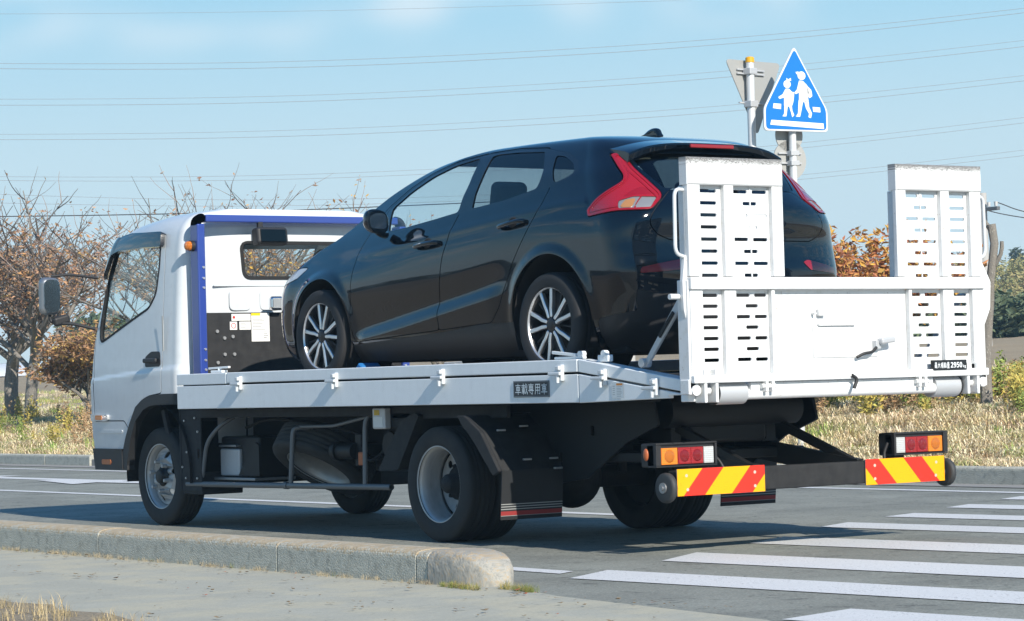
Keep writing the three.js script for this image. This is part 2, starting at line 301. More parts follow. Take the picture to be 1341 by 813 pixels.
const kerbBump = tex(1024, 256, (i, j) => { const X = i / 410, Y = j / 850, f = .5 + .22 * n2(X * 170, Y * 170) + .2 * n2(X * 60, Y * 60) + .12 * n2(X * 14, Y * 14); return [f, f, f]; }, false);
const kerbMat = std(0xffffff, .93, 0, { map: kerbTex(.6), bumpMap: kerbBump, bumpScale: .007 }), farKerbMat = std(0xffffff, .93, 0, { map: kerbTex(.10), bumpMap: kerbBump, bumpScale: .006 });
{
  const prof = round([[0, -.05, 0], [0, .158, .035], [.10, .172, .05], [.255, .165, .05], [.30, -.05, 0]], .03, 4);
  const near = new THREE.Group(); near.name = 'near_kerb'; scene.add(near); setting(near, 'low concrete kerb with orange lichen and a rounded end');
  let x = -13.9; const L = 2.13; for (let k = 0; k < 9; k++) { const m = mesh('kerb_stone', kerbStone(L - .007, prof, k), kerbMat, near); m.position.set(x + (k % 3) * .002, (k * 7 % 5) * .0012, 3.03); x += L; if (k === 8) break; }
  // x now at 5.27: one shorter stone, a narrow closer, then the rounded nose
  const m1 = mesh('kerb_stone', kerbStone(1.362, prof, 4), kerbMat, near); m1.position.set(5.275, .002, 3.03);
  const m2 = mesh('kerb_stone', kerbStone(.098, prof, 6), kerbMat, near); m2.position.set(6.645, 0, 3.03);
  const N = 110, M = 90, pos = [], colr = [], idx = []; // nose: plan rounds off, top falls away
  for (let i = 0; i <= N; i++) { const t = 1 - Math.pow(1 - i / N, 1.7), xx = .44 * t, w = .5 * .305 * Math.pow(Math.max(0, 1 - Math.pow(t, 3.2)), .5) + .004, h = .172 * Math.pow(Math.max(0, 1 - Math.pow(t, 4.5)), .55) + .002;
    for (let k = 0; k <= M; k++) { const a = Math.PI * k / M, e = .34, c = Math.cos(a), sn = Math.sin(a), zz = -.152 + w * Math.sign(c) * Math.pow(Math.abs(c), e), yy = -.03 + (h + .03) * Math.pow(sn, e), g1 = n3(xx * 60, yy * 60, zz * 60), g2 = n3(xx * 150, yy * 150, zz * 150), g3 = n3(xx * 18, yy * 18, zz * 18), b = 1 + .010 * n3(xx * 14, yy * 14, zz * 14) + .006 * g1; pos.push(xx + .003 * g3, yy * b, (zz + .152) * b - .152);
      const li = smooth(.05, .55, .45 * g1 + .35 * g2 + .35 * g3 + (yy > .13 ? .25 : -.05)) * .7, l = .33 + .06 * g3 + .07 * g2 + .04 * g1; colr.push(lerp(l, .34 + .08 * g2, li), lerp(l * .97, .235 + .06 * g2, li), lerp(l * .86, .12 + .04 * g2, li)); } }
  for (let i = 0; i < N; i++) for (let k = 0; k < M; k++) { const a = i * (M + 1) + k; idx.push(a, a + 1, a + M + 1, a + 1, a + M + 2, a + M + 1); }
  const g = new THREE.BufferGeometry(); g.setAttribute('position', new THREE.Float32BufferAttribute(pos, 3)); g.setAttribute('color', new THREE.Float32BufferAttribute(colr, 3)); g.setIndex(idx); g.computeVertexNormals();
  const nose = mesh('kerb_end', g, std(0xffffff, .93, 0, { vertexColors: true }), near); nose.position.set(6.752, 0, 3.03);
  const fp = round([[0, -.05, 0], [0, .148, .03], [.16, .152, .02], [.19, -.05, 0]], .02, 3), far = new THREE.Group(); far.name = 'far_kerb'; scene.add(far); setting(far, 'grey concrete kerb stones along the far verge');
  for (let k = 0; k < 34; k++) { const xk = -57.2 + k * 2.0; if (Math.abs(xk + 17.2) < .5) { const m = mesh('kerb_stone', kerbStone(1.40, fp, k), farKerbMat, far); m.position.set(xk, 0, -6.35); const d = mesh('kerb_drain', kerbStone(.58, [[.03, -.05], [.03, .09], [.17, .11], [.19, -.05]], k), concrete, far); d.position.set(xk + 1.41, 0, -6.35); continue; } const m = mesh('kerb_stone', kerbStone(1.985, fp, k), farKerbMat, far); m.position.set(xk, (k * 3 % 4) * .0015, -6.35 + (k % 3) * .003); }
}

// ---------------------------------------------------------------- grass, weeds, trees
function bladeTuft(seed, n, h, w, spread, lean) {
  const r = rng(seed), P = [], N = [], C = [];
  for (let k = 0; k < n; k++) {
    const a = r() * 6.283, d = spread * Math.sqrt(r()), x = Math.cos(a) * d, z = Math.sin(a) * d, b = r() * 6.283, H = h * (.55 + .6 * r()), L = lean * H * (.3 + r()), ww = w * (.6 + .7 * r()), tx = Math.cos(b + 1.57) * ww, tz = Math.sin(b + 1.57) * ww, t = .75 + .5 * r();
    const p0 = [x - tx, 0, z - tz], p1 = [x + tx, 0, z + tz], p2 = [x + Math.cos(b) * L * .4 + tx * .7, H * .6, z + Math.sin(b) * L * .4 + tz * .7], p3 = [x + Math.cos(b) * L * .4 - tx * .7, H * .6, z + Math.sin(b) * L * .4 - tz * .7], p4 = [x + Math.cos(b) * L, H * (1 - .25 * lean), z + Math.sin(b) * L];
    P.push(...p0, ...p1, ...p2, ...p0, ...p2, ...p3, ...p3, ...p2, ...p4); for (let q = 0; q < 9; q++) { N.push(Math.cos(b) * .5, .7, Math.sin(b) * .5); C.push(t, t, t * .95); }
  }
  const g = new THREE.BufferGeometry(); g.setAttribute('position', new THREE.Float32BufferAttribute(P, 3)); g.setAttribute('color', new THREE.Float32BufferAttribute(C, 3)); g.computeVertexNormals(); return g;
}
const grassMat = std(0xffffff, .9, 0, { vertexColors: true });
function scatter(name, label, geo, list) { // list: [x, y, z, scale, turn, [r,g,b]]
  const im = new THREE.InstancedMesh(geo, grassMat, list.length), m = new THREE.Matrix4(), q = new THREE.Quaternion(), c = new THREE.Color();
  list.forEach(([x, y, z, s, t, rgb, sy], i) => { q.setFromAxisAngle(V(0, 1, 0), t); m.compose(V(x, y, z), q, V(s, s * (sy || 1), s)); im.setMatrixAt(i, m); im.setColorAt(i, c.setRGB(...rgb)); });
  im.castShadow = im.receiveShadow = true; im.name = numbered(name); scene.add(im); setting(im, label, 'stuff', 'grass'); return im;
}
{
  const r = rng(77), dry = [], green = [], weed = [], low = [];
  for (let k = 0; k < 26000; k++) {
    const far = k > 17000, x = far ? lerp(-62, 14, r()) : lerp(-30, 9, r()), d = far ? 4 + 12 * r() : 5.2 * Math.pow(r(), 1.3), z = -6.58 - d, y = terrainY(x, z) - .01, n = fbm(x * .45, z * .7, 3), m = fbm(x * 1.3 + 9, z * 1.3, 3), s = (.55 + .8 * r()) * (d < .5 ? .75 : 1);
    if (m + .2 * n + .25 * (r() - .5) > (x > -10 ? .40 : .26)) { if (r() < .6) green.push([x, y, z, s * .9, r() * 6.3, [.24 + .10 * r(), .30 + .08 * r(), .09]]); continue; }
    if (d > 5 && r() < .45) continue;
    const q = r(); dry.push([x, y, z, s * (d > 4 ? .7 : 1), r() * 6.3, q < .66 ? [.78 + .12 * r(), .67 + .10 * r(), .46 + .06 * r()] : q < .86 ? [.52 + .10 * r(), .39 + .08 * r(), .25] : q < .94 ? [.30, .20, .12] : [.36, .38, .15]]);
  }
  // tall goldenrod-like weeds on the right and beside the trunks
  for (let k = 0; k < 750; k++) { const right = r() < .85, x = right ? lerp(-7, 3.5, r()) : lerp(-27, -17, r()), z = right ? lerp(-8.9, -12, r()) : lerp(-7.4, -9.5, r()); if (!right && r() < .4) continue; if (right && fbm(x * .6, z * .6 + 7, 2) < -.12 - .5 * (x > -2 && x < 1 ? 0 : .1)) continue; const q = r(); weed.push([x, terrainY(x, z) - .02, z, .42 + .42 * r(), r() * 6.3, q < .38 ? [.50, .42, .11] : q < .70 ? [.27, .34, .09] : [.44, .30, .17], 1 + .5 * r()]); }
  scatter('dry_grass', 'straw coloured dry grass covering the far verge', bladeTuft(5, 26, .15, .0042, .22, 1.9), dry);
  scatter('green_grass', 'short green grass patches on the far verge', bladeTuft(6, 18, .17, .007, .14, .6), green);
  const wq = rng(41), wsp = []; const stems = []; for (let k = 0; k < 7; k++) { const a = wq() * 6.3, d = .14 * wq(), bx = Math.cos(a) * d, bz = Math.sin(a) * d, H = .32 + .30 * wq(), lx = (wq() - .5) * .16, lz = (wq() - .5) * .16; for (let i = 2; i <= 9; i++) { const t = i / 9; wsp.push([V(bx + lx * t, H * t, bz + lz * t), V(0, .6, 0), 3, .035]); } }
  scatter('roadside_weeds', 'tall yellowing weeds behind the dry grass', leafCloud(wsp, [[1, 1, 1], [.8, .85, .8], [1.1, 1, .9]], wq, .075, .05), weed);
  for (let k = 0; k < 150; k++) { const x = lerp(3.6, 8.0, r()), z = 4.95 + .09 * (x - 5.4) + .9 * r() * r(); low.push([x, .012, z, .14 + .30 * r() * r(), r() * 6.3, r() < .8 ? [.42, .33, .19] : [.28, .22, .12]]); }
  for (let k = 0; k < 300; k++) { const x = lerp(-2, 7.4, r()), z = 3.045 + .05 * r() * r(); low.push([x, .005, z, .05 + .10 * r(), r() * 6.3, r() < .95 ? [.38, .31, .20] : [.20, .22, .07]]); }
  for (let k = 0; k < 140; k++) { const t = r(), x = 6.9 + .75 * t, z = 3.06 + .12 * t - (x > 7.3 ? .15 : 0) + .05 * (r() - .5); low.push([x, .005, z, .05 + .12 * r(), r() * 6.3, r() < .5 ? [.17, .20, .05] : [.33, .26, .08]]); }
  scatter('straw_tufts', 'short dry tufts at the soil edge and along the near kerb foot', bladeTuft(9, 14, .30, .004, .11, .8), low);
  // fallen leaves and grit on the pavement
  const lg = new THREE.PlaneGeometry(.05, .022, 2, 1); { const p = lg.attributes.position; for (let i = 0; i < p.count; i++) p.setZ(i, Math.abs(p.getX(i)) * .25 + Math.abs(p.getY(i)) * .2); lg.rotateX(-Math.PI / 2); lg.computeVertexNormals(); lg.setAttribute('color', new THREE.Float32BufferAttribute(new Array(p.count * 3).fill(1), 3)); }
  const lv = []; for (let k = 0; k < 520; k++) { const x = lerp(-3, 9.2, r()), z = r() < .55 ? 3.05 + .35 * r() * r() : r() < .5 ? 3.9 + .25 * n2(x * 1.5, 2) + .15 * r() : lerp(3.1, 4.9, r()); const q = r(); lv.push([x, .010 + .006 * r(), z, .25 + .75 * r() * r(), r() * 6.3, q < .75 ? [.24, .17, .09] : q < .95 ? [.12, .075, .04] : [.42, .10, .04]]); }
  const im = scatter('fallen_leaves', 'small brown fallen leaves and litter on the pavement', lg, lv); im.userData.category = 'leaves';
}
const barkTex = tex(256, 512, (i, j, u, v) => { const n = tile(u, v, 2, 4, 111), s = n2(i * .25, j * .06) * .5 + n2(i * .6, j * .2) * .4, w = smooth(.2, .6, tile(u, v, 3, 3, 119)); const l = .22 + .08 * s + .04 * n; return srgb3([lerp(l * 1.05, .46, w * .75), lerp(l * .95, .44, w * .75), lerp(l * .82, .37, w * .75)]); });
const bark = std(0xffffff, .95, 0, { map: barkTex, bumpMap: barkTex, bumpScale: .03 }), twigMat = std([.22, .17, .14], .95);
const leafMat = phys(0xffffff, .75, { vertexColors: true, transmission: .22, thickness: 0 });
function limb(pts, r0, r1, rad) { // tapered tube
  const c = new THREE.CatmullRomCurve3(pts), n = Math.max(2, Math.round(pts.length * 1.6)), g = new THREE.TubeGeometry(c, n, 1, rad, false), p = g.attributes.position, cs = c.getSpacedPoints ? null : null;
  for (let i = 0; i <= n; i++) { const q = c.getPointAt(i / n), r = lerp(r0, r1, Math.pow(i / n, .8)); for (let j = 0; j <= rad; j++) { const k = i * (rad + 1) + j, v = V().fromBufferAttribute(p, k).sub(q).multiplyScalar(r * (1 + .12 * n3(k * .37, i * .4, r0 * 50))).add(q); p.setXYZ(k, v.x, v.y, v.z); } }
  const uv = g.attributes.uv; for (let i = 0; i < uv.count; i++) uv.setXY(i, uv.getY(i) * Math.max(1, Math.round(r0 * 12)), uv.getX(i) * c.getLength() * 1.2);
  g.computeVertexNormals(); return g;
}
function leafCloud(spots, colours, r, size, droop) { // spots: [Vector3, direction, count, spread]
  const P = [], N = [], C = [];
  for (const [c, dir, n, sp] of spots) for (let k = 0; k < n; k++) {
    const a = V(c.x + (r() - .5) * sp, c.y + (r() - .5) * sp, c.z + (r() - .5) * sp), d = V((r() - .5) * 2, (r() - .5) * 1.2 - droop, (r() - .5) * 2).addScaledVector(dir, .5).normalize(), L = size * (.6 + .7 * r()), W = L * (.14 + .10 * r());
    const s = d.clone().cross(V(r() - .5, r() - .5, r() - .5)).normalize(), nn = d.clone().cross(s).normalize(), m = a.clone().addScaledVector(d, L * .5).addScaledVector(nn, L * .10), e = a.clone().addScaledVector(d, L).addScaledVector(nn, -L * .05), l = m.clone().addScaledVector(s, W), q = m.clone().addScaledVector(s, -W), col = colours[Math.floor(Math.pow(r(), 1.1) * colours.length)], t = .7 + .6 * r();
    for (const v of [a, l, e, a, e, q]) { P.push(v.x, v.y, v.z); N.push(nn.x, nn.y, nn.z); C.push(col[0] * t, col[1] * t, col[2] * t); }
  }
  const g = new THREE.BufferGeometry(); g.setAttribute('position', new THREE.Float32BufferAttribute(P, 3)); g.setAttribute('color', new THREE.Float32BufferAttribute(C, 3)); g.computeVertexNormals(); g.setAttribute('uv', new THREE.Float32BufferAttribute(new Float32Array(P.length / 3 * 2), 2)); return g;
}
function autumnTree(o) {
  const r = rng(o.seed), T = thing('autumn_tree', o.label, 'tree', 'leafless autumn trees on the far verge', [o.x, terrainY(o.x, o.z) - .05, o.z]), wood = [], twigs = [], spots = [];
  const grow = (p, d, L, r0, lev) => {
    const n = lev === 0 ? 5 : 4, pts = [p.clone()], dirs = [d.clone()]; let q = p.clone(), dd = d.clone();
    for (let i = 0; i < n; i++) { dd.add(V((r() - .5) * (lev ? .42 : .28), (lev > 1 ? .05 : .06) + (r() - .5) * .2, (r() - .5) * (lev ? .42 : .28))).normalize(); q = q.clone().addScaledVector(dd, L / n); pts.push(q); dirs.push(dd.clone()); }
    const r1 = lev === 0 ? r0 * .72 : r0 * (lev === 1 ? .5 : .35); (r0 > .016 ? wood : twigs).push(limb(pts, r0, r1, lev === 0 ? 10 : lev === 1 ? 7 : lev === 2 ? 5 : 3));
    if (lev >= 2) for (let i = 1; i < pts.length; i++) { const hgt = pts[i].y / o.h, den = o.leaf * (lev === 2 ? .5 : 1) * lerp(o.lowLeaf ?? 1.5, o.topLeaf ?? .25, clamp((hgt - .25) / .6, 0, 1)); if (r() < den * .75) spots.push([pts[i], dirs[i], 1 + Math.floor(r() * 5 * Math.min(1.4, den + .2)), .10]); }
    if (lev >= 4) return;
    const kids = lev === 0 ? o.limbs : lev === 1 ? 5 : lev === 2 ? 4 : 3;
    for (let k = 0; k < kids; k++) {
      const t = lev === 0 ? lerp(.55, 1, (k + r()) / kids) : lerp(.22, 1, (k + .6 * r()) / kids), f = t * n, i = Math.min(n - 1, Math.floor(f)), at = pts[i].clone().lerp(pts[i + 1], f - i), az = k * 2.4 + r() * 1.6 + o.seed, up = lev === 0 ? .62 : .5 + .3 * r();
      const side = V(Math.cos(az), 0, Math.sin(az)), nd = dirs[i].clone().multiplyScalar(up).addScaledVector(side, lev === 0 ? .85 : .75).add(V(0, lev === 0 ? .1 : .12, 0)).normalize();
      grow(at, nd, L * (lev === 0 ? o.reach : .62 + .16 * r()), (lev === 0 ? r0 * .58 : lev === 1 ? r0 * .55 : r0 * .55) * (.8 + .3 * r()), lev + 1);
    }
  };
  grow(V(0, 0, 0), V(o.lean?.[0] || 0, 1, o.lean?.[1] || 0).normalize(), o.trunk, o.r, 0);
  const tr = mesh('trunk', wood, bark, T);  const tw = mesh('twigs', twigs, twigMat, tr); for (const q of [tr, tw]) q.geometry.computeBoundingBox(); T.scale.setScalar((o.top - T.position.y) / Math.max(tr.geometry.boundingBox.max.y, tw.geometry.boundingBox.max.y));
  if (spots.length) mesh('crown', leafCloud(spots, o.colours || [[.43, .25, .15], [.47, .27, .14], [.36, .20, .13], [.34, .23, .16], [.54, .34, .13], [.50, .27, .11]], r, o.size || .092, .25), leafMat, T);
  return T;
}
autumnTree({ seed: 3, top: 5.0, x: -25.1, z: -9.5, h: 4.9, trunk: 1.5, r: .135, limbs: 6, reach: 1.12, leaf: .75, lowLeaf: 1.7, topLeaf: .16, label: 'rust leaved tree with a grey trunk, outermost of the roadside row' });
autumnTree({ seed: 8, top: 4.85, x: -23.9, z: -9.3, h: 4.9, trunk: 1.55, r: .12, limbs: 6, reach: 1.10, leaf: .8, lowLeaf: 1.8, topLeaf: .14, lean: [.10, .02], label: 'rust leaved tree with forked lichen-pale trunk next to the outermost one' });
autumnTree({ seed: 15, top: 2.3, x: -21.1, z: -9.0, h: 3.2, trunk: .6, r: .06, limbs: 8, reach: 1.35, leaf: .8, lowLeaf: 1.5, topLeaf: .5, size: .115, colours: [[.50, .30, .12], [.44, .24, .11], [.58, .40, .12], [.38, .22, .13], [.34, .22, .14]], label: 'low bushy orange leaved tree in front of the truck cab' });
autumnTree({ seed: 23, top: 4.75, x: -20.3, z: -10.6, h: 4.9, trunk: 1.7, r: .11, limbs: 6, reach: 1.12, leaf: .75, lowLeaf: 1.3, topLeaf: .30, label: 'thin twigged autumn tree rising just ahead of the cab roof' });
autumnTree({ seed: 31, top: 4.45, x: -17.9, z: -9.9, h: 4.6, trunk: 1.6, r: .10, limbs: 6, reach: 1.12, leaf: .8, lowLeaf: 1.2, topLeaf: .34, label: 'thin twigged autumn tree rising above the cab roof' });
autumnTree({ seed: 42, top: 4.0, x: -15.0, z: -9.9, h: 4.4, trunk: 1.5, r: .10, limbs: 6, reach: 1.08, leaf: .8, lowLeaf: 1.2, topLeaf: .38, colours: [[.644, .378, .070], [.588, .280, .056], [.476, .224, .070], [.392, .182, .084]], label: 'yellow leaved autumn tree behind the blue guard frame' });
autumnTree({ seed: 57, top: 3.4, x: -12.9, z: -10.2, h: 3.7, trunk: 1.3, r: .09, limbs: 6, reach: 1.05, leaf: .9, lowLeaf: 1.3, topLeaf: .6, colours: [[.700, .420, .070], [.616, .308, .056], [.476, .224, .070]], label: 'yellow leaved autumn tree just behind the hatchback bonnet' });
autumnTree({ seed: 64, top: 2.62, x: -3.2, z: -9.5, h: 2.6, trunk: .75, r: .055, limbs: 7, reach: 1.0, leaf: 1.0, lowLeaf: 1.5, topLeaf: .9, size: .09, colours: [[.476, .196, .063], [.560, .280, .070], [.392, .140, .070], [.644, .378, .070]], label: 'small bushy rust leaved tree seen between the raised ramps' });
{ // pollarded trunk
  const x = -1.9, z = -9.7, T = thing('pollarded_tree', 'bare pollarded trunk without leaves beyond the ramp handle', 'tree', null, [x, terrainY(x, z) - .05, z]);
  mesh('trunk', [limb([V(0, 0, 0), V(.01, .5, 0), V(.07, 1.05, .0), V(.14, 1.45, .02), V(.19, 1.80, 0), V(.17, 1.98, .02)], .066, .042, 10), limb([V(.15, 1.5, .02), V(.24, 1.68, -.04), V(.235, 1.80, -.06)], .028, .02, 7), limb([V(.18, 1.88, 0), V(.10, 2.03, .06)], .03, .024, 7)], bark, T);
}
{ // far wood on the right: broad crowns and conifers standing on the rise
  const r = rng(303);
  const broad = (seed, h, w, cols) => { const q = rng(seed), spots = []; for (let k = 0; k < 420; k++) { const a = q() * 6.283, t = q(), y = h * (.12 + .88 * t), rr = w * Math.sqrt(q()) * (.35 + .9 * Math.sin(Math.PI * clamp(.12 + .8 * t, 0, 1))) * (.8 + .4 * n3(Math.cos(a) * 1.3, y * .5, Math.sin(a) * 1.3 + seed)); spots.push([V(Math.cos(a) * rr, y, Math.sin(a) * rr), V(0, .4, 0), 12, .8]); } return [leafCloud(spots, cols.map((c) => c.map((x) => x * 1.35)), q, .30, .1), limb([V(0, 0, 0), V(.1, h * .3, 0), V(0, h * .7, .1)], .16, .06, 6)]; };
  const conifer = (seed, h) => { const q = rng(seed), spots = []; for (let k = 0; k < 320; k++) { const t = q(), y = h * (.1 + .9 * t), rr = (1 - t) * h * .2 * (.5 + .6 * q()) + .1, a = q() * 6.283; spots.push([V(Math.cos(a) * rr, y, Math.sin(a) * rr), V(Math.cos(a), -.2, Math.sin(a)), 8, .5]); } return [leafCloud(spots, [[.06, .09, .055], [.075, .105, .06], [.05, .08, .05]], q, .34, .2), limb([V(0, 0, 0), V(0, h * .5, 0), V(0, h * .95, 0)], .14, .03, 6)]; };
  const kinds = [broad(1, 6.2, 2.6, [[.30, .27, .10], [.36, .29, .11], [.22, .22, .08]]), broad(2, 5.4, 2.4, [[.18, .20, .08], [.23, .23, .09], [.30, .24, .11]]), broad(3, 5.8, 2.2, [[.27, .17, .07], [.22, .15, .07], [.30, .21, .09]]), conifer(4, 7.4)];
  const spotsT = [[1165, 0], [1192, 2], [1215, 1], [1242, 0], [1262, 2], [1284, 0], [1296, 2], [1306, 1], [1318, 3], [1322, 0], [1334, 2], [1342, 3], [1352, 2], [1372, 0], [1392, 1], [1414, 0], [1440, 2]];
  const lab = ['yellow green broad crowned tree in the far wood', 'dull green broad crowned tree in the far wood', 'brownish broad crowned tree in the far wood', 'dark conifer with a pointed top in the far wood'];
  spotsT.forEach(([c, k], i) => { const t = (c - 1165) / 275, x = lerp(-98, -86, t) + (r() - .5) * 10, z = lerp(-99, -111, t) + (r() - .5) * 10; const T = thing('far_tree', lab[k], 'tree', ['far yellow green trees', 'far dull green trees', 'far brownish trees', 'far conifers'][k], [x, terrainY(x, z) - .2, z], r() * 6); T.scale.setScalar((k === 3 ? .86 : .72) + .2 * r()); if (k === 3) { T.position.x -= 16; T.position.z -= 17; T.position.y = terrainY(T.position.x, T.position.z) - .2; } mesh('crown', kinds[k][0], leafMat, T); mesh('trunk', kinds[k][1], twigMat, T); });
  const bush = broad(9, .9, 1.1, [[.09, .12, .06], [.11, .14, .07], [.07, .10, .05]]);
  [[-31.5, -42.5], [-30.2, -44], [-33.4, -42.0], [-35.0, -41.6], [-28.6, -45.0]].forEach(([x, z]) => { const T = thing('hedge_shrub', 'dark green rounded shrub at the far edge of the brown field', 'shrub', 'shrubs at the field edge', [x, terrainY(x, z) - .1, z], r() * 6); mesh('crown', bush[0], leafMat, T); });
  const bush2 = broad(12, 2.1, 1.5, [[.06, .085, .03], [.09, .11, .04], [.05, .07, .03]]);
  [[-93, -45.5], [-90.5, -47], [-87.5, -48.2]].forEach(([x, z]) => { const T = thing('field_shrub', 'dark green shrub behind the roadside trees and the white greenhouse', 'shrub', 'shrubs behind the greenhouse', [x, terrainY(x, z) - .1, z], r() * 6); T.scale.setScalar(1.15); mesh('crown', bush2[0], leafMat, T); });
  // the wood on the near side that the glossy car mirrors
  const clump = broad(21, 7, 4.2, [[.05, .06, .03], [.08, .075, .035], [.06, .05, .03]])[0]; const im = new THREE.InstancedMesh(clump, leafMat, 90), m = new THREE.Matrix4();
  for (let k = 0; k < 90; k++) { m.makeRotationY(r() * 6.3).scale(V(1, .8 + .5 * r(), 1)).setPosition(lerp(-330, 30, k / 90) + (r() - .5) * 4, -.2, 150 + 14 * (r() - .5)); im.setMatrixAt(k, m); }
  im.name = 'distant_wood'; im.castShadow = im.receiveShadow = true; scene.add(im); setting(im, 'dark distant wood across the near field', 'stuff', 'wood');
}

// ---------------------------------------------------------------- flatbed truck: skin of one half of the cab, waterline by waterline
const ky = [.41, .56, .70, .85, 1.0, 1.12, 1.18, 1.25, 1.40, 1.60, 1.80, 2.0, 2.1, 2.18, 2.25, 2.31, 2.345];
const kcol = (a) => curve(ky.map((y, i) => [y, a[i]]));
const kxf = kcol([-1.10, -1.14, -1.17, -1.18, -1.18, -1.17, -1.16, -1.15, -1.12, -1.05, -.96, -.87, -.82, -.74, -.62, -.38, -.1]);
const kxa = kcol([-.95, -.97, -.98, -.98, -.98, -.97, -.96, -.95, -.92, -.84, -.75, -.66, -.60, -.52, -.40, -.14, .1]);
const kwa = kcol([.945, .95, .958, .962, .965, .966, .966, .964, .958, .948, .936, .922, .91, .89, .84, .74, .55]);
const kwm = kcol([.985, .99, .995, .998, 1.0, 1.0, .998, .994, .988, .978, .966, .952, .942, .925, .885, .80, .62]);
const cabLine = (x) => lerp(1.125, 1.185, (x + .94) / 1.14);
function cabPoint(u, y) {
  const xa = kxa(y), xd = .33, wa = kwa(y), wm = kwm(y), wd = wm - .012, step = (x) => .012 * smooth(.0, -.03, y - cabLine(x));
  if (u <= 1) { const a = clamp(u, 0, 1) * Math.PI / 2, n = 3.2; return [xa - (xa - kxf(y)) * Math.pow(Math.cos(a), 2 / n), y, (wa + step(xa)) * Math.pow(Math.sin(a), 2 / n)]; }
  if (u <= 2) { const x = lerp(xa, xd, u - 1), xm = .05; let z; if (x < xm) { const q = (x - xa) / (xm - xa); z = lerp(wa, wm, 1 - (1 - q) ** 2); } else { const q = (xd - x) / (xd - xm); z = lerp(wd, wm, 1 - (1 - q) ** 2); } return [x, y, z + step(x)]; }
  const a = clamp(u - 2, 0, 1) * Math.PI / 2, n = 3.4, xr = .50 - .03 * smooth(2.2, 2.345, y);
  return [xd + (xr - xd) * Math.pow(Math.sin(a), 2 / n), y, (wd + step(xd)) * (u >= 2.9999 ? 0 : Math.pow(Math.cos(a), 2 / n))];
}
function cabChart(u, y) {
  if (u >= 1 && u <= 2) return [lerp(kxa(y), .33, u - 1), y];
  const b = u < 1 ? 1 : 2; let L = 0, p = cabPoint(b, y); const N = 16;
  for (let i = 1; i <= N; i++) { const q = cabPoint(b + (u - b) * i / N, y); L += Math.hypot(q[0] - p[0], q[2] - p[2]); p = q; }
  return u < 1 ? [kxa(y) - L, y] : [.33 + L, y];
}

const filmTex = (a, b, c, k) => tex(512, 512, (i, j, u, v) => { const n = tile(u, v, 2, 5, 131 + k), sp = smooth(.55, .75, n2(i * .4, j * .4) * .5 + n2(i * .12, j * .12) * .5 + .3 * n), st = smooth(.35, .8, n2(i * .16, j * .012 + k) * .6 + .4 * n); const f = 1 - .035 * n - .10 * sp - .05 * st; return srgb3([a * f, b * f * (1 - .01 * sp), c * f * (1 - .03 * sp)]); });
const paintWhite = phys(0xffffff, .32, { map: filmTex(.60, .63, .645, 1), clearcoat: .7, clearcoatRoughness: .08 });
const bedWhite = phys(0xffffff, .42, { map: filmTex(.78, .805, .81, 7), clearcoat: .25, clearcoatRoughness: .2 });
const blackMetal = std([.012, .0125, .013], .55, .2);
const blackMatte = std([.010, .0105, .011], .8);
const dustBlack = std(0xffffff, .75, 0, { map: tex(256, 256, (i, j, u, v) => { const n = tile(u, v, 2, 4, 3), s = smooth(.25, .9, tile(u, v, 7, 2, 8)); return srgb3([.014 + .010 * n + .012 * s, .014 + .0095 * n + .0115 * s, .0145 + .0085 * n + .010 * s].map((x) => Math.max(.004, x))); }) });
const greyMetal = std([.16, .165, .17], .5, .4);
const steel = std([.34, .35, .36], .42, .8);
const galvanized = std([.52, .53, .54], .5, .35);
const bluePaint = phys([.028, .058, .27], .28, { clearcoat: .8, clearcoatRoughness: .06 });
const truckTyreMat = std(0xffffff, .82, 0, { map: tex(128, 128, (i, j, u, v) => { const n = tile(u, v, 2, 3, 6); return srgb3([.026 + .010 * n, .0255 + .0095 * n, .0245 + .009 * n]); }) });
const visorMat = phys([.012, .014, .018], .08, { clearcoat: 1, clearcoatRoughness: .02 });
const boltMat = std([.62, .63, .63], .35, .7);
const redPaint = std([.55, .03, .02], .5);

// clip a skin sheet into a slab with thickness: outer sheet, inner sheet and the wall between them
function slab(T, point, normal, o0, o1) {
  const a = skinGeo(T, point, normal, o1), b = skinGeo(T, point, normal, o0), pb = b.attributes.position, nb = b.attributes.normal, pa = a.attributes.position;
  const E = new Map(), key = (i) => [pa.getX(i), pa.getY(i), pa.getZ(i)].map((q) => Math.round(q * 2e4)).join();
  for (let i = 0; i < pa.count; i += 3) for (let k = 0; k < 3; k++) { const p = i + k, q = i + (k + 1) % 3, A = key(p), B = key(q); if (A === B) continue; if (E.has(B + '|' + A)) E.delete(B + '|' + A); else E.set(A + '|' + B, [p, q]); }
  const W = []; for (const [p, q] of E.values()) { const g = (at, i) => [at.getX(i), at.getY(i), at.getZ(i)]; const A = g(pa, p), B = g(pa, q), C = g(pb, q), D = g(pb, p); W.push(...A, ...B, ...C, ...A, ...C, ...D); }
  const w = new THREE.BufferGeometry(); w.setAttribute('position', new THREE.Float32BufferAttribute(W, 3)); w.computeVertexNormals();
  return join([a, b, w]);
}

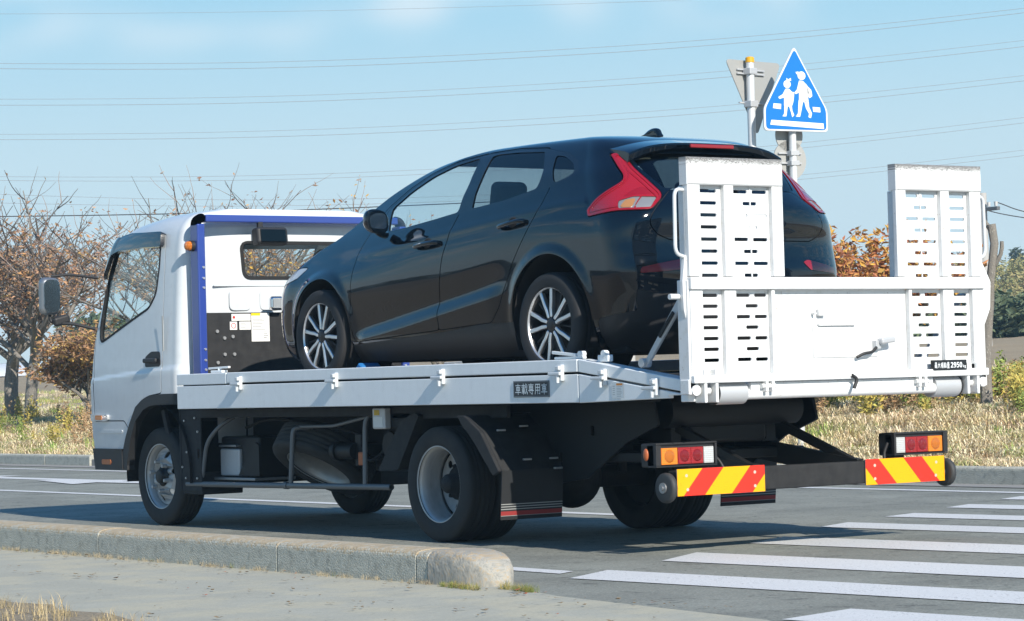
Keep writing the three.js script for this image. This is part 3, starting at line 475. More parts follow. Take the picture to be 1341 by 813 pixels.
const truck = thing('flatbed_truck', 'white cab-over flatbed tow truck with raised white loading ramps', 'truck');
const cabNormal = fdNormal(cabPoint, 0, 3, .41, 2.345);
{
  const us = [...range(0, 1, 40).slice(0, -1), ...range(1, 2, 70).slice(0, -1), ...range(2, 2.25, 14).slice(0, -1), ...range(2.25, 3, 46)];
  const vs = [...range(.41, 2.18, 96).slice(0, -1), ...range(2.18, 2.345, 16)];
  const T0 = skin(cabPoint, cabChart, us, vs), G = (T, o = 0) => skinGeo(T, cabPoint, cabNormal, o), gap = .004;
  const inn = (T, f, o = gap) => clip(T, (s, y) => f(s, y) + o), out = (T, f, o = gap) => clip(T, (s, y) => f(s, y) - o, false);
  const archO = polySDF([[-.47, .2], [-.466, .553], [-.40, .66], [-.332, .752], [-.214, .888], [-.11, .938], [-.004, .965], [.10, .978], [.217, .982], [.7, .983], [.7, .2]]);
  const archI = polySDF([[-.40, .2], [-.398, .452], [-.352, .56], [-.307, .656], [-.223, .781], [-.079, .868], [.02, .893], [.120, .902], [.7, .904], [.7, .2]]);
  const win = polySDF(round([[-.862, 1.392], [-.880, 1.47], [-.765, 1.985], [-.70, 2.085], [-.58, 2.11], [.085, 2.10], [.112, 2.06], [.109, 1.934], [.071, 1.734], [-.03, 1.632], [-.74, 1.425]], .045));
  const door = polySDF(round([[-.972, .785], [-.43, .785], [-.36, .725, 0], [-.214, .892], [-.11, .942], [-.004, .969], [.19, .988, .01], [.19, 2.12], [.17, 2.172], [-.60, 2.172], [-.712, 2.09], [-.93, 1.60], [-.985, 1.25]], .02));
  const visor = polySDF(round([[-.835, 1.86], [-.735, 2.06], [-.66, 2.165], [-.344, 2.189], [.17, 2.178], [.186, 2.072], [-.148, 2.080], [-.526, 2.076], [-.665, 2.055], [-.745, 1.94]], .02));
  const cuph = polySDF(round([[-.075, 1.185], [-.075, 1.262], [.02, 1.30], [.15, 1.298], [.166, 1.187]], .02));
  const sc = (y) => cabChart(3, y)[0], rearWinP = polySDF(round([[-.8, 1.835], [.45, 1.835], [.47, 2.085], [-.8, 2.085]], .05)), rearWin = (s, y) => rearWinP(sc(y) - s, y);
  const ws = polySDF(round([[-3, 1.30], [-.28, 1.30], [-.20, 1.5], [-.20, 2.10], [-3, 2.12]], .06)), scF = (y) => cabChart(0, y)[0], wind = (s, y) => { const d = s - kxa(y) < 0 ? s - (kxa(y) - .07) : .5; return Math.max(d, 1.32 - y, y - 2.12); };
  const base = clip(T0, (s, y) => y - .565, false);
  const body = out(base, archO, 0);
  let sh = out(body, door); sh = out(sh, rearWin, .001); sh = out(sh, wind, .001); sh = out(sh, win, .012);
  const cab = mesh('cab_shell', both(G(sh)), paintWhite, truck);
  mesh('cab_roof', (() => { const p = []; for (const u of range(0, 3, 90)) { const q = cabPoint(u, 2.345); p.push([q[0], q[2]]); } return extY([...p, ...p.slice(1, -1).reverse().map(([x, z]) => [x, -z])], 2.335, .010); })(), paintWhite, truck);
  const lower = clip(T0, (s, y) => y - .572);
  for (const m of [false, true]) {
    const X = (g) => m ? mirrorZ(Array.isArray(g) ? join(g) : g) : g;
    const d = mesh('cab_door', X(slab(out(inn(body, door), win, .0115), cabPoint, cabNormal, -.03, 0)), paintWhite, truck);
    mesh('door_window', X(G(inn(body, win, 0), -.012)), glassClear, d);
    mesh('window_seal', X(slab(out(inn(body, win, -.012), win, -.005), cabPoint, cabNormal, -.03, .003)), blackMatte, d);
    mesh('door_handle', X([slab(inn(body, cuph, 0), cabPoint, cabNormal, -.01, .004), box(-.055, .145, 1.215, 1.25, 1.008, 1.035, .012, 2)]), plasticBlack, d);
    mesh('window_visor', X(slab(inn(body, visor, 0), cabPoint, cabNormal, .012, .045)), visorMat, d);
    mesh('wheel_arch_trim', X(slab(inn(out(T0, archI, 0), archO, .001), cabPoint, cabNormal, -.05, .012)), plasticBlack, truck);
    const bump = mesh('front_bumper', X(slab(out(lower, archO, .002), cabPoint, cabNormal, -.06, .018)), plasticBlack, truck);
    mesh('bumper_reflector', X(slab(inn(lower, polySDF(rrect(-.845, -.67, .452, .490, .008)), 0), cabPoint, cabNormal, .01, .022)), std([.45, .13, .03], .4), bump);
    const il = mesh('turn_signal', X(slab(inn(body, polySDF(round([[-1.02, .79], [-.73, .783], [-.693, .80], [-.70, .835], [-1.02, .838]], .012)), 0), cabPoint, cabNormal, -.01, .018)), lampClear, truck);
    mesh('amber_lens', X(slab(inn(body, polySDF(round([[-.93, .795], [-.80, .792], [-.80, .828], [-.93, .83]], .008)), 0), cabPoint, cabNormal, .018, .021)), lampAmber, il);
    mesh('step_crease', X(slab(inn(body, polySDF(rrect(-.95, -.46, .690, .715, .008)), 0), cabPoint, cabNormal, -.002, .006)), paintWhite, truck);
    // mirror on its arm
    const mg = part('door_mirror', truck);
    const shell = new RoundedBoxGeometry(.10, .29, .165, 6, .049); shell.translate(-1.15, 1.765, 1.255);
    mesh('mirror_housing', X(shell), steel, mg);
    mesh('mirror_glass', X(extX(rrect(1.187, 1.323, 1.638, 1.892, .06, 6), -1.101, .004)), chrome, mg);
    for (const arm of [pipe([[-.96, 1.50, .96], [-1.06, 1.545, 1.10], [-1.16, 1.555, 1.24], [-1.165, 1.63, 1.25]], .013, .05), pipe([[-.98, 1.9, .92], [-1.1, 1.93, 1.1], [-1.165, 1.92, 1.23]], .011, .05)]) mesh('mirror_arm', X(arm), plasticBlack, mg);
    mesh('wide_mirror', X((() => { const g = new RoundedBoxGeometry(.05, .075, .14, 3, .024); g.rotateX(.25); return g.translate(-1.12, 1.575, 1.17); })()), plasticBlack, mg);
    // inner wheel house
    mesh('wheel_house', X([(() => { const c = new THREE.CylinderGeometry(.50, .50, .5, 30, 1, true, Math.PI * .45, Math.PI * 1.1); c.rotateX(Math.PI / 2); return c.translate(.03, .40, .72); })(), box(-.45, .5, .45, .9, .46, .47, 0)]), blackMatte, truck);
  }
  const rw = mesh('rear_window', both(G(inn(base, rearWin, 0), -.008)), glassClear, truck);
  mesh('window_seal', both(slab(out(inn(base, rearWin, -.02), rearWin, -.006), cabPoint, cabNormal, -.02, .006)), blackMatte, rw);
  mesh('windscreen', both(G(inn(base, wind, 0), -.008)), glassClear, truck);
  mesh('cab_floor', [box(-1.0, .42, .94, 1.0, -.93, .93, .02), box(-.94, -.66, 1.0, 1.34, -.85, .85, .06, 3)], blackMatte, truck);
  for (const z of [.55, .05, -.55]) { const b = new RoundedBoxGeometry(.13, .58, .44, 3, .05); b.rotateZ(-.18); b.translate(.28, 1.48, z); const h = new RoundedBoxGeometry(.09, .17, .24, 3, .04); h.translate(.355, 1.86, z); mesh('cab_seat', [box(-.25, .3, 1.02, 1.2, z - .23, z + .23, .05, 3), b, ...(z === .05 ? [] : [h])], seatCloth, truck); }
  mesh('steering_wheel', (() => { const g = new THREE.TorusGeometry(.2, .015, 8, 30); g.rotateX(Math.PI / 2); g.rotateZ(.5); return g.translate(-.52, 1.42, -.5); })(), blackMatte, truck);
  mesh('caution_strip', box(.212, .232, 1.30, 1.56, 1.0005, 1.0035, 0), std([.50, .49, .45], .6), truck);
  // pressed panels on the back wall of the cab
  for (const z of [.50, .24, -.02, -.28, -.54]) mesh('pressed_panel', extX(rrect(z - .09, z + .09, 1.585, 1.745, .045, 6), .498, .008, { bevel: .003 }), paintWhite, truck);
  mesh('back_panel_step', [extX(rrect(-.72, .72, 1.765, 1.785, .008), .496, .009, { bevel: .003 })], paintWhite, truck);
}
// ---- guard frame behind the cab with its headboard
{
  const f = mesh('guard_frame', [...[1, -1].flatMap((s) => [box(.512, .63, 1.0, 2.22, s * .85, s * .915, .012, 2)]), box(.53, .63, 2.232, 2.288, -.84, .84, .012, 2)], bluePaint, truck);
  for (const s of [1, -1]) {
    mesh('corner_casting', [(() => { const g = new THREE.TorusGeometry(.05, .034, 10, 10, Math.PI / 2); g.rotateY(Math.PI / 2); g.rotateX(0); const q = s > 0 ? g.clone().scale(1, 1, 1) : g; return q; })().scale(1.6, 1, s > 0 ? -1 : 1).translate(.572, 2.215, s * .845)], plasticBlack, f);
    const l = mesh('marker_lamp', [cyl(.036, .034, .028, 'z', .56, 2.06, s * .95, 20), (() => { const g = new THREE.SphereGeometry(.034, 18, 10); g.scale(1, 1, .6); return g.translate(.56, 2.06, s * .964); })()], lampAmber, truck);
    mesh('lamp_base', cyl(.040, .040, .03, 'z', .56, 2.06, s * .928, 20), plasticBlack, l);
    for (const y of [1.15, 1.22, 1.75, 1.82, 1.9, 1.3]) mesh('frame_bolt', cyl(.009, .009, .008, 'x', .634, y, s * .872, 8), boltMat, f);
  }
  const hb = mesh('headboard', box(.585, .605, 1.02, 1.567, -.85, .85, .004), dustBlack, truck);
  for (const [z, y] of [[.76, 1.43], [.70, 1.38], [.63, 1.39], [.70, 1.26], [.62, 1.26], [.76, 1.2], [-.76, 1.43], [-.70, 1.26], [-.62, 1.4]]) mesh('headboard_bolt', cyl(.013, .013, .012, 'x', .612, y, z, 8), boltMat, hb);
  const sticker = (z0, z1, y0, y1, draw) => { const c = document.createElement('canvas'); c.width = 128; c.height = Math.round(128 * (y1 - y0) / (z1 - z0)); const g = c.getContext('2d'); g.fillStyle = '#e9e8e4'; g.fillRect(0, 0, c.width, c.height); draw(g, c.width, c.height); const t = new THREE.CanvasTexture(c); t.colorSpace = THREE.SRGBColorSpace; const p = new THREE.PlaneGeometry(z1 - z0, y1 - y0); p.rotateY(Math.PI / 2); p.translate(.6095, (y0 + y1) / 2, (z0 + z1) / 2); mesh('sticker', [p, box(.6055, .6085, y0, y1, z0, z1, 0)], std(0xffffff, .5, 0, { map: t }), hb); };
  const lines = (g, x0, x1, y0, y1, n) => { g.fillStyle = '#777'; for (let k = 0; k < n; k++) g.fillRect(x0, lerp(y0, y1, k / n), (x1 - x0) * (.6 + .4 * ((k * 37 % 11) / 11)), Math.max(1, (y1 - y0) / n * .35)); };
  sticker(.315, .468, 1.352, 1.562, (g, w, h) => { g.fillStyle = '#e8c81c'; g.fillRect(0, 0, w * .5, h * .09); lines(g, 8, w * .8, h * .16, h * .62, 9); g.strokeStyle = '#777'; g.lineWidth = 2; g.beginPath(); g.arc(w * .35, h * .8, w * .14, 0, 6.3); g.stroke(); lines(g, w * .65, w * .95, h * .66, h * .92, 4); });
  sticker(.475, .635, 1.507, 1.557, (g, w, h) => { g.fillStyle = '#b3281e'; g.beginPath(); g.arc(w * .12, h * .5, h * .22, 0, 6.3); g.fill(); lines(g, w * .3, w * .9, h * .25, h * .8, 3); });
  sticker(.475, .570, 1.440, 1.500, (g, w, h) => lines(g, 10, w * .85, h * .2, h * .85, 4));
  sticker(.590, .650, 1.440, 1.500, (g, w, h) => { g.strokeStyle = '#b3281e'; g.lineWidth = 12; g.beginPath(); g.arc(w * .5, h * .5, h * .3, 0, 6.3); g.stroke(); });
  // work lamps
  const wl = mesh('work_lamp', [(() => { const g = new RoundedBoxGeometry(.10, .135, .27, 3, .03); g.rotateZ(.12); return g.translate(.70, 2.125, .345); })(), box(.60, .63, 2.17, 2.24, .36, .40, .004)], plasticBlack, truck);
  mesh('lamp_glass', (() => { const g = new RoundedBoxGeometry(.012, .095, .215, 2, .005); g.rotateZ(.12); return g.translate(.752, 2.13, .345); })(), glassDark, wl);
  const ch = mesh('chrome_work_lamp', (() => { const g = new RoundedBoxGeometry(.06, .105, .115, 4, .026); return g.translate(.665, 1.632, .285); })(), chrome, truck);
  mesh('lamp_glass', (() => { const g = new RoundedBoxGeometry(.01, .075, .085, 2, .004); return g.translate(.697, 1.632, .285); })(), lampClear, ch);
}
// ---- chassis
{
  mesh('chassis_frame', [...[1, -1].flatMap((s) => [box(-.75, 5.45, .60, .80, s * .33, s * .41, .008), box(-.75, 5.45, .595, .61, s * .30, s * .43, .004), box(.6, 5.5, .80, .90, s * .36, s * .46, .008), box(1.2, 5.6, .86, 1.01, s * .60, s * .68, .006)]),
    ...[-.6, .7, 1.4, 2.4, 3.2, 4.4, 5.2].map((x) => box(x, x + .08, .62, .78, -.33, .33, .008)), ...range(.75, 5.4, 14).map((x) => box(x, x + .06, .90, 1.0, -1.06, 1.06, .006)), cyl(.10, .10, 1.02, 'z', 5.5, .80, 0, 24)], blackMetal, truck);
  mesh('frame_skirt', [box(.62, 3.1, .80, .862, .93, .95, .004), box(3.0, 4.5, .78, .86, .9, .93, .004), box(.62, 3.1, .80, .862, -.95, -.93, .004), box(3.0, 4.5, .78, .86, -.93, -.9, .004)], dustBlack, truck);
  mesh('engine', [box(-.75, .45, .42, .95, -.32, .32, .06, 2), box(.45, 1.1, .45, .75, -.2, .2, .06, 2), cyl(.09, .09, 2.0, 'x', 2.2, .58, 0, 16), box(-.5, .2, .38, .5, -.3, .3, .04)], blackMatte, truck);
  mesh('rear_axle', [cyl(.075, .075, 1.5, 'z', 3.815, .366, 0, 18), (() => { const g = new THREE.SphereGeometry(.21, 24, 16); g.scale(1, 1, .9); return g.translate(3.83, .375, -.05); })(), (() => { const g = new THREE.SphereGeometry(.12, 16, 12); return g.translate(3.62, .40, -.05); })(), ...[1, -1].flatMap((s) => [bar([3.2, .52, s * .47], [3.82, .46, s * .47], .07, .05), bar([3.82, .46, s * .47], [4.6, .55, s * .47], .07, .05), cyl(.03, .03, .5, 'y', 4.05, .65, s * .30, 10)])], dustBlack, truck);
  mesh('front_axle', [box(-.05, .06, .28, .36, -.75, .75, .02), ...[1, -1].map((s) => bar([-.6, .5, s * .40], [.6, .5, s * .40], .07, .05))], blackMatte, truck);
  mesh('exhaust', [tube([[.6, .42, -.3], [1.2, .40, -.45], [2.6, .40, -.5], [3.2, .42, -.5]], .04, 30, 10), cyl(.13, .13, .7, 'x', 1.9, .40, -.5, 18)], greyMetal, truck);
  mesh('fuel_tank', box(1.0, 2.0, .36, .72, -.86, -.46, .06, 3), blackMetal, truck);
  // deep tail section of the sliding frame
  mesh('slide_frame', [...[1, -1].flatMap((s) => [ext(round([[4.3, .90], [5.55, .90], [5.6, .72], [5.3, .62], [4.9, .40], [4.55, .36], [4.4, .60]], .02), .02, { holes: [rrect(4.62, 4.66, .50, .56, .01), rrect(4.95, 4.99, .66, .72, .01)] }).translate(0, 0, s * .62 - .01), bar([4.9, .60, s * .40], [6.2, .43, s * .40], .05, .12), bar([5.5, .70, s * .40], [6.15, .47, s * .40], .04, .05)]), box(4.4, 5.5, .50, .56, -.6, .6, .01), box(5.0, 5.1, .55, .75, -.62, .62, .01), box(4.6, 5.5, .60, .84, -.30, .30, .03)], blackMetal, truck);
  mesh('tilt_cylinder', [(() => { const g = new THREE.CylinderGeometry(.055, .055, 1.5, 18); g.rotateZ(Math.PI / 2 + .16); return g.translate(4.7, .74, -.12); })()], blackMetal, truck);
  for (const s of [1, -1]) {
    const X = (g) => s > 0 ? g : mirrorZ(Array.isArray(g) ? join(g) : g);
    mesh('side_guard', X([pipe([[.42, .315, .93], [1.8, .325, .93], [1.84, .325, .93], [3.18, .335, .93]], .021, .02, 10), pipe([[.90, .80, .80], [.86, .74, .90], [.70, .62, .92], [.64, .34, .93]], .015, .08), pipe([[2.02, .72, .60], [1.95, .725, .88], [1.93, .72, .92], [1.90, .335, .93]], .017, .06), pipe([[2.98, .82, .60], [2.88, .82, .90], [2.86, .75, .92], [2.86, .335, .93]], .017, .06), cyl(.026, .026, .05, 'x', 1.84, .326, .93, 12), pipe([[1.95, .73, .88], [2.4, .735, .88], [2.88, .80, .88]], .012, .05)]), greyMetal, truck);
    mesh('marker_reflector', X([box(.60, .64, .50, .58, .925, .945, .01, 2), box(2.68, 2.74, .47, .56, .85, .87, .01, 2)]), std([.40, .10, .02], .4), truck);
    // guard plate behind the front wheel and in front of the rear one
    mesh('front_mudguard', X([bar([.30, .27, .92], [.06, .86, .92], .03, .05), box(.34, .365, .26, .86, .5, .95, .006), box(.34, .66, .26, .86, .93, .945, .006), box(.365, .66, .24, .40, .6, .94, .01)]), dustBlack, truck);
    for (const [x, y] of [[.42, .78], [.58, .80], [.62, .7], [.45, .55], [.60, .36], [.43, .36], [.38, .44]]) mesh('plate_bolt', X(cyl(.008, .008, .008, 'z', x, y, .949, 8)), boltMat, truck);
    for (const piece of [[ext(round([[3.08, .44], [3.32, .45], [3.58, .80], [3.52, .82], [3.36, .76]], .02), .42, {}).translate(0, 0, .55), box(3.08, 3.5, .72, .82, .9, .93, .006)], [ext(round([[4.20, .80], [4.30, .80], [4.47, .70], [4.66, .46], [4.62, .44], [4.43, .62], [4.22, .74]], .03), .47, { bevel: .008 }).translate(0, 0, .62), ext(round([[4.21, .80], [4.30, .80], [4.47, .70], [4.66, .46], [4.59, .43], [4.40, .63]], .02), .02, { bevel: .005 }).translate(0, 0, 1.092)]]) mesh('rear_mudguard', X(piece), dustBlack, truck);
    const c = document.createElement('canvas'); c.width = 256; c.height = 160; const g2 = c.getContext('2d'); g2.fillStyle = '#1c1e20'; g2.fillRect(0, 0, 256, 160); g2.fillStyle = '#9a9c9a'; for (const y of [108, 116, 124]) g2.fillRect(0, y, 256, 3); g2.fillStyle = '#8e2a28'; g2.fillRect(0, 132, 256, 14); g2.fillStyle = '#8a8c8a'; g2.fillRect(0, 146, 256, 2);
    const ft = new THREE.CanvasTexture(c); ft.colorSpace = THREE.SRGBColorSpace; const fp = new THREE.PlaneGeometry(.46, .30, 6, 4); fp.rotateY(Math.PI / 2); fp.rotateZ(-.10); fp.translate(4.654, .315, .865);
    const fb = new THREE.BoxGeometry(.008, .30, .46); fb.rotateZ(-.10); fb.translate(4.649, .315, .865);
    const fl = mesh('mud_flap', X([fb]), blackMatte, truck); mesh('printed_stripes', X([fp]), std(0xffffff, .7, 0, { map: ft }), fl);
    for (const [y, z] of [[.72, .80], [.70, .98], [.52, .88], [.46, .68], [.52, .68]]) mesh('flap_bolt', X(box(4.665 - (y - .46) * .70, 4.683 - (y - .46) * .70, y, y + .012, z - .03, z + .03, .003)), boltMat, truck);
  }
  const bb = mesh('battery_box', [box(.66, 1.22, .36, .66, .45, .78, .02), ext(round([[.98, .38], [1.28, .38], [1.28, .60], [1.22, .62]], .01), .02).translate(0, 0, .80)], blackMetal, truck);
  mesh('battery_cover', box(.69, .97, .375, .57, .72, .805, .012, 2), galvanized, bb); mesh('battery_tray', [box(.60, 1.25, .345, .365, .5, .84, .004), box(.70, .95, .585, .60, .76, .82, .003)], steel, bb);
  const sb = mesh('switch_box', box(3.05, 3.20, .715, .855, .93, .985, .012, 2), galvanized, truck);
  mesh('warning_label', box(3.07, 3.18, .73, .795, .985, .988, 0), std([.66, .66, .64], .5), sb); mesh('yellow_label', box(3.08, 3.14, .805, .84, .985, .988, 0), std([.55, .36, .03], .5), sb);
  for (const piece of [[cyl(.055, .055, .20, 'x', 2.42, .56, .78, 18), cyl(.07, .07, .05, 'x', 2.30, .56, .78, 18), box(2.50, 2.58, .46, .68, .72, .78, .01)], [cyl(.09, .09, .10, 'z', 2.92, .60, .72, 18)]]) mesh('air_dryer', piece, blackMetal, truck);
  mesh('air_hoses', [tube([[.9, .72, .7], [1.3, .78, .72], [2.0, .74, .7], [2.6, .66, .75]], .012, 40), tube([[2.55, .62, .76], [2.7, .50, .78], [2.9, .62, .74], [3.0, .75, .7]], .011, 30), tube([[4.3, .75, .5], [4.6, .62, .45], [5.0, .66, .5], [5.4, .72, .4]], .012, 30)], blackMatte, truck);
}
// ---- truck wheels
{
  const R = .366, pr = [[.238, -.085], [.245, -.098], [.26, -.104], [.30, -.108], [.335, -.104], [.356, -.094], [.364, -.082]], tp = [...pr];
  for (const z of [-.05, -.018, .018, .05]) tp.push([R, z - .006], [R - .009, z - .004], [R - .009, z + .004], [R, z + .006]);
  for (const p of pr.slice().reverse()) tp.push([p[0], -p[1]]);
  const tyre = lathe(tp, 'z', 0, 0, 0, 84);
  const outerRim = lathe([[.236, .092], [.244, .098], [.246, .088], [.238, .078], [.222, .070], [.214, .02], [.218, -.06], [.24, -.095]], 'z', 0, 0, 0, 64);
  const holed = (r, n, hr, ho, th) => { const hs = []; for (let k = 0; k < n; k++) { const a = k / n * Math.PI * 2 + .26; hs.push(Array.from({ length: 16 }, (_, i) => { const b = -i / 16 * Math.PI * 2; return [Math.cos(a) * hr + Math.cos(b) * ho * .9, Math.sin(a) * hr + Math.sin(b) * ho * .9]; })); } return ext(Array.from({ length: 56 }, (_, i) => [Math.cos(i / 56 * Math.PI * 2) * r, Math.sin(i / 56 * Math.PI * 2) * r]), th, { holes: hs, bevel: .002 }); };
  const wheelMetal = std(0xffffff, .48, .55, { map: tex(128, 128, (i, j, u, v) => { const n = tile(u, v, 2, 4, 2); return srgb3([.47 + .08 * n, .465 + .08 * n, .455 + .075 * n]); }) });
  const dished = holed(.212, 6, .165, .028, .010), nut = cyl(.017, .013, .04, 'z', 0, 0, 0, 6);
  // the front disc bows out: move its plate outwards toward the middle
  const fd = prep(dished.clone()); { const p = fd.attributes.position; for (let i = 0; i < p.count; i++) { const r = Math.hypot(p.getX(i), p.getY(i)); p.setZ(i, p.getZ(i) + .03 + .055 * (1 - smooth(.10, .205, r))); } fd.computeVertexNormals(); }
  const rd = prep(dished.clone()); rd.translate(0, 0, -.085);
  const hubF = lathe([[.001, .115], [.045, .113], [.052, .105], [.054, .08], [.075, .078], [.075, .06]], 'z', 0, 0, 0, 32);
  const hubR = lathe([[.001, .055], [.045, .05], [.06, .03], [.066, -.03], [.105, -.045], [.105, -.08]], 'z', 0, 0, 0, 32);
  const wheel = (x, z, front, inner) => {
    const w = part('wheel', truck, [x, R, z]); if (z < 0) w.rotation.y = Math.PI;
    mesh('tyre', tyre, truckTyreMat, w); mesh('rim', [outerRim, ...(inner ? [cyl(.2, .2, .01, 'z', 0, 0, -.02, 30)] : [])], inner ? blackMatte : wheelMetal, w);
    if (inner) return;
    mesh('wheel_disc', front ? fd : rd, wheelMetal, w); mesh('hub', front ? hubF : hubR, front ? blackMetal : dustBlack, w);
    for (let k = 0; k < 6; k++) { const a = k / 6 * Math.PI * 2 + .78; const m = mesh('wheel_nut', nut, front ? wheelMetal : dustBlack, w); m.position.set(Math.cos(a) * .111, Math.sin(a) * .111, front ? .105 : -.06); }
  };
  for (const s of [1, -1]) { wheel(0, s * .836, true); wheel(3.815, s * .892, false); wheel(3.815, s * .668, false, true); }
  // spare under the deck, hung on the slant
  const sp = part('spare_wheel', truck, [1.78, .50, .58]);
  const nrm = V(0, -1, 0).multiplyScalar(.80).addScaledVector(V(.81, 0, .58), .34).addScaledVector(V(-.58, 0, .81), .40).normalize();
  sp.quaternion.setFromUnitVectors(V(0, 0, 1), nrm);
  mesh('tyre', tyre, std(0xffffff, .85, 0, { map: tex(128, 128, (i, j, u, v) => { const n = tile(u, v, 3, 3, 66); return srgb3([.036 + .014 * n, .036 + .013 * n, .035 + .012 * n]); }) }), sp); mesh('rim', outerRim, wheelMetal, sp); mesh('wheel_disc', rd, wheelMetal, sp);
}
// ---- deck and its sides
{
  mesh('deck_floor', [box(.61, 5.46, 1.005, 1.03, -1.08, 1.08, .003), ext([[5.462, 1.005], [6.46, .915], [6.46, .94], [5.462, 1.03]], 2.16).translate(0, 0, -1.08)], std([.16, .14, .125], .7), truck);
  for (const s of [1, -1]) {
    const X = (g) => s > 0 ? g : mirrorZ(Array.isArray(g) ? join(g) : g);
    mesh('upper_side_rail', X([box(1.335, 5.455, 1.046, 1.120, .99, 1.100, .006, 2)]), bedWhite, truck);
    mesh('front_side_rail', X([box(.60, 1.327, 1.040, 1.120, .99, 1.100, .006, 2)]), bedWhite, truck);
    mesh('lower_side_panel', X([box(.60, 5.460, .868, 1.033, 1.06, 1.0985, .005, 2)]), bedWhite, truck);
    mesh('tail_rail', X([ext([[5.463, 1.046], [6.425, .918], [6.425, .984], [5.463, 1.120]], .108, { bevel: .004 }).translate(0, 0, .99)]), bedWhite, truck);
    mesh('tail_panel', X([ext([[5.467, .866], [6.29, .884], [6.29, .9], [6.40, .9], [6.40, .908], [5.467, 1.033]], .04, { bevel: .004 }).translate(0, 0, 1.058)]), bedWhite, truck);
    mesh('rail_end_cap', X([box(6.425, 6.475, .912, .985, .985, 1.105, .006, 2), box(6.40, 6.47, .862, .902, 1.0, 1.10, .006, 2)]), bedWhite, truck);
    mesh('rail_inner', X([box(.62, 5.45, .90, 1.045, 1.02, 1.055, 0)]), blackMatte, truck);
    for (const [x, y] of [[1.54, 1.040], [2.81, 1.040], [4.07, 1.040], [5.31, 1.040], [5.72, 1.008], [6.19, .945]]) mesh('side_latch', X([box(x - .022, x + .022, y - .045, y + .052, 1.099, 1.125, .006, 2), box(x - .085, x + .03, y - .012, y + .008, 1.125, 1.146, .006, 2), box(x - .018, x + .018, y + .02, y + .045, 1.12, 1.142, .005), cyl(.010, .010, .05, 'y', x, y - .03, 1.135, 10)]), paintWhite, truck);
    mesh('rail_cleat', X([box(5.18, 5.46, 1.122, 1.138, 1.03, 1.06, .004), bar([5.17, 1.165, 1.06], [5.40, 1.145, 1.06], .02, .018), cyl(.018, .018, .04, 'z', 5.44, 1.15, 1.05, 12), box(5.60, 5.70, 1.10, 1.14, 1.02, 1.06, .006), cyl(.022, .022, .03, 'z', 5.66, 1.145, 1.05, 12), box(1.02, 1.18, 1.122, 1.140, 1.0, 1.05, .004), bar([.95, 1.155, 1.02], [1.24, 1.16, 1.02], .02, .014), cyl(.014, .014, .03, 'y', 1.1, 1.14, 1.02, 10)]), bedWhite, truck);
    const st = mesh('gate_stay', X([ext(round([[6.03, 1.06], [6.075, 1.06], [6.425, 1.42], [6.44, 1.455], [6.39, 1.455]], .01), .02, { bevel: .003, holes: [] }).translate(0, 0, 1.06), cyl(.026, .026, .06, 'z', 6.055, 1.085, 1.07, 16), cyl(.022, .022, .07, 'z', 6.42, 1.43, 1.07, 16)]), galvanized, truck);
    for (const t of [.50, .62, .74]) { const x = lerp(6.06, 6.41, t), y = lerp(1.08, 1.43, t); mesh('stay_slot', X(bar([x - .028, y - .028, 1.086], [x + .02, y + .02, 1.086], .010, .022)), dustBlack, st); }
    const rl = mesh('rear_reflector', X([box(6.30, 6.36, .985, 1.06, .99, 1.02, .006), cyl(.034, .034, .02, 'x', 6.372, 1.045, 1.0, 18)]), lampRed, truck);
  }
  // number-like name board and the instruction label on the visible side
  const c = document.createElement('canvas'); c.width = 360; c.height = 96; const g = c.getContext('2d'); g.fillStyle = '#2b3034'; g.fillRect(0, 0, 360, 96); g.strokeStyle = '#8d979c'; g.lineWidth = 3; g.strokeRect(4, 4, 352, 88); g.strokeStyle = '#dfe6e8'; g.lineWidth = 4.6; g.lineCap = 'square';
  const K = { // strokes on a 16 x 16 grid
    sha: [[2, 3, 14, 3], [4, 5.5, 12, 5.5], [4, 10, 12, 10], [4, 5.5, 4, 10], [12, 5.5, 12, 10], [4, 7.7, 12, 7.7], [1, 12.5, 15, 12.5], [8, .8, 8, 15.5]],
    sai: [[1, 3, 9, 3], [5, .8, 5, 6], [1, 5.2, 9.5, 5.2], [2.3, 7.5, 8, 7.5], [2.3, 7.5, 2.3, 11.5], [8, 7.5, 8, 11.5], [2.3, 9.5, 8, 9.5], [2.3, 11.5, 8, 11.5], [1, 13.3, 9, 13.3], [5, 6.4, 5, 15.5], [9.5, 5.2, 15, 5.2], [11, .8, 12, 8], [12, 8, 14.8, 15], [14.8, 15, 15.2, 12.5], [14.2, 7.5, 9.5, 14.5], [13, 1.5, 14.5, 3.5]],
    sen: [[2, 2.3, 14, 2.3], [3.6, 4.2, 12.4, 4.2], [3.6, 8.4, 12.4, 8.4], [3.6, 4.2, 3.6, 8.4], [12.4, 4.2, 12.4, 8.4], [3.6, 6.3, 12.4, 6.3], [8, .8, 8, 10], [1.5, 10.2, 14.5, 10.2], [10.8, 8.6, 10.8, 15.2], [10.8, 15.2, 8.8, 14.4], [4.5, 11.6, 6.2, 13.4]],
    you: [[3, 1.8, 13.5, 1.8], [3, 1.8, 3, 10], [3, 10, 1.6, 15.2], [13.5, 1.8, 13.5, 15], [13.5, 15, 11.5, 14.6], [3, 6, 13.5, 6], [3, 10, 13.5, 10], [8.2, 1.8, 8.2, 15]],
  };
  ['sha', 'sai', 'sen', 'you', 'sha'].forEach((k, i) => { for (const [a, b, c2, d] of K[k]) { g.beginPath(); g.moveTo(16 + i * 66 + a * 4, 14 + b * 4.25); g.lineTo(16 + i * 66 + c2 * 4, 14 + d * 4.25); g.stroke(); } });
  const t = new THREE.CanvasTexture(c); t.colorSpace = THREE.SRGBColorSpace; t.anisotropy = 8;
  const pl = new THREE.PlaneGeometry(.36, .096); pl.translate(5.0, .954, 1.1035);
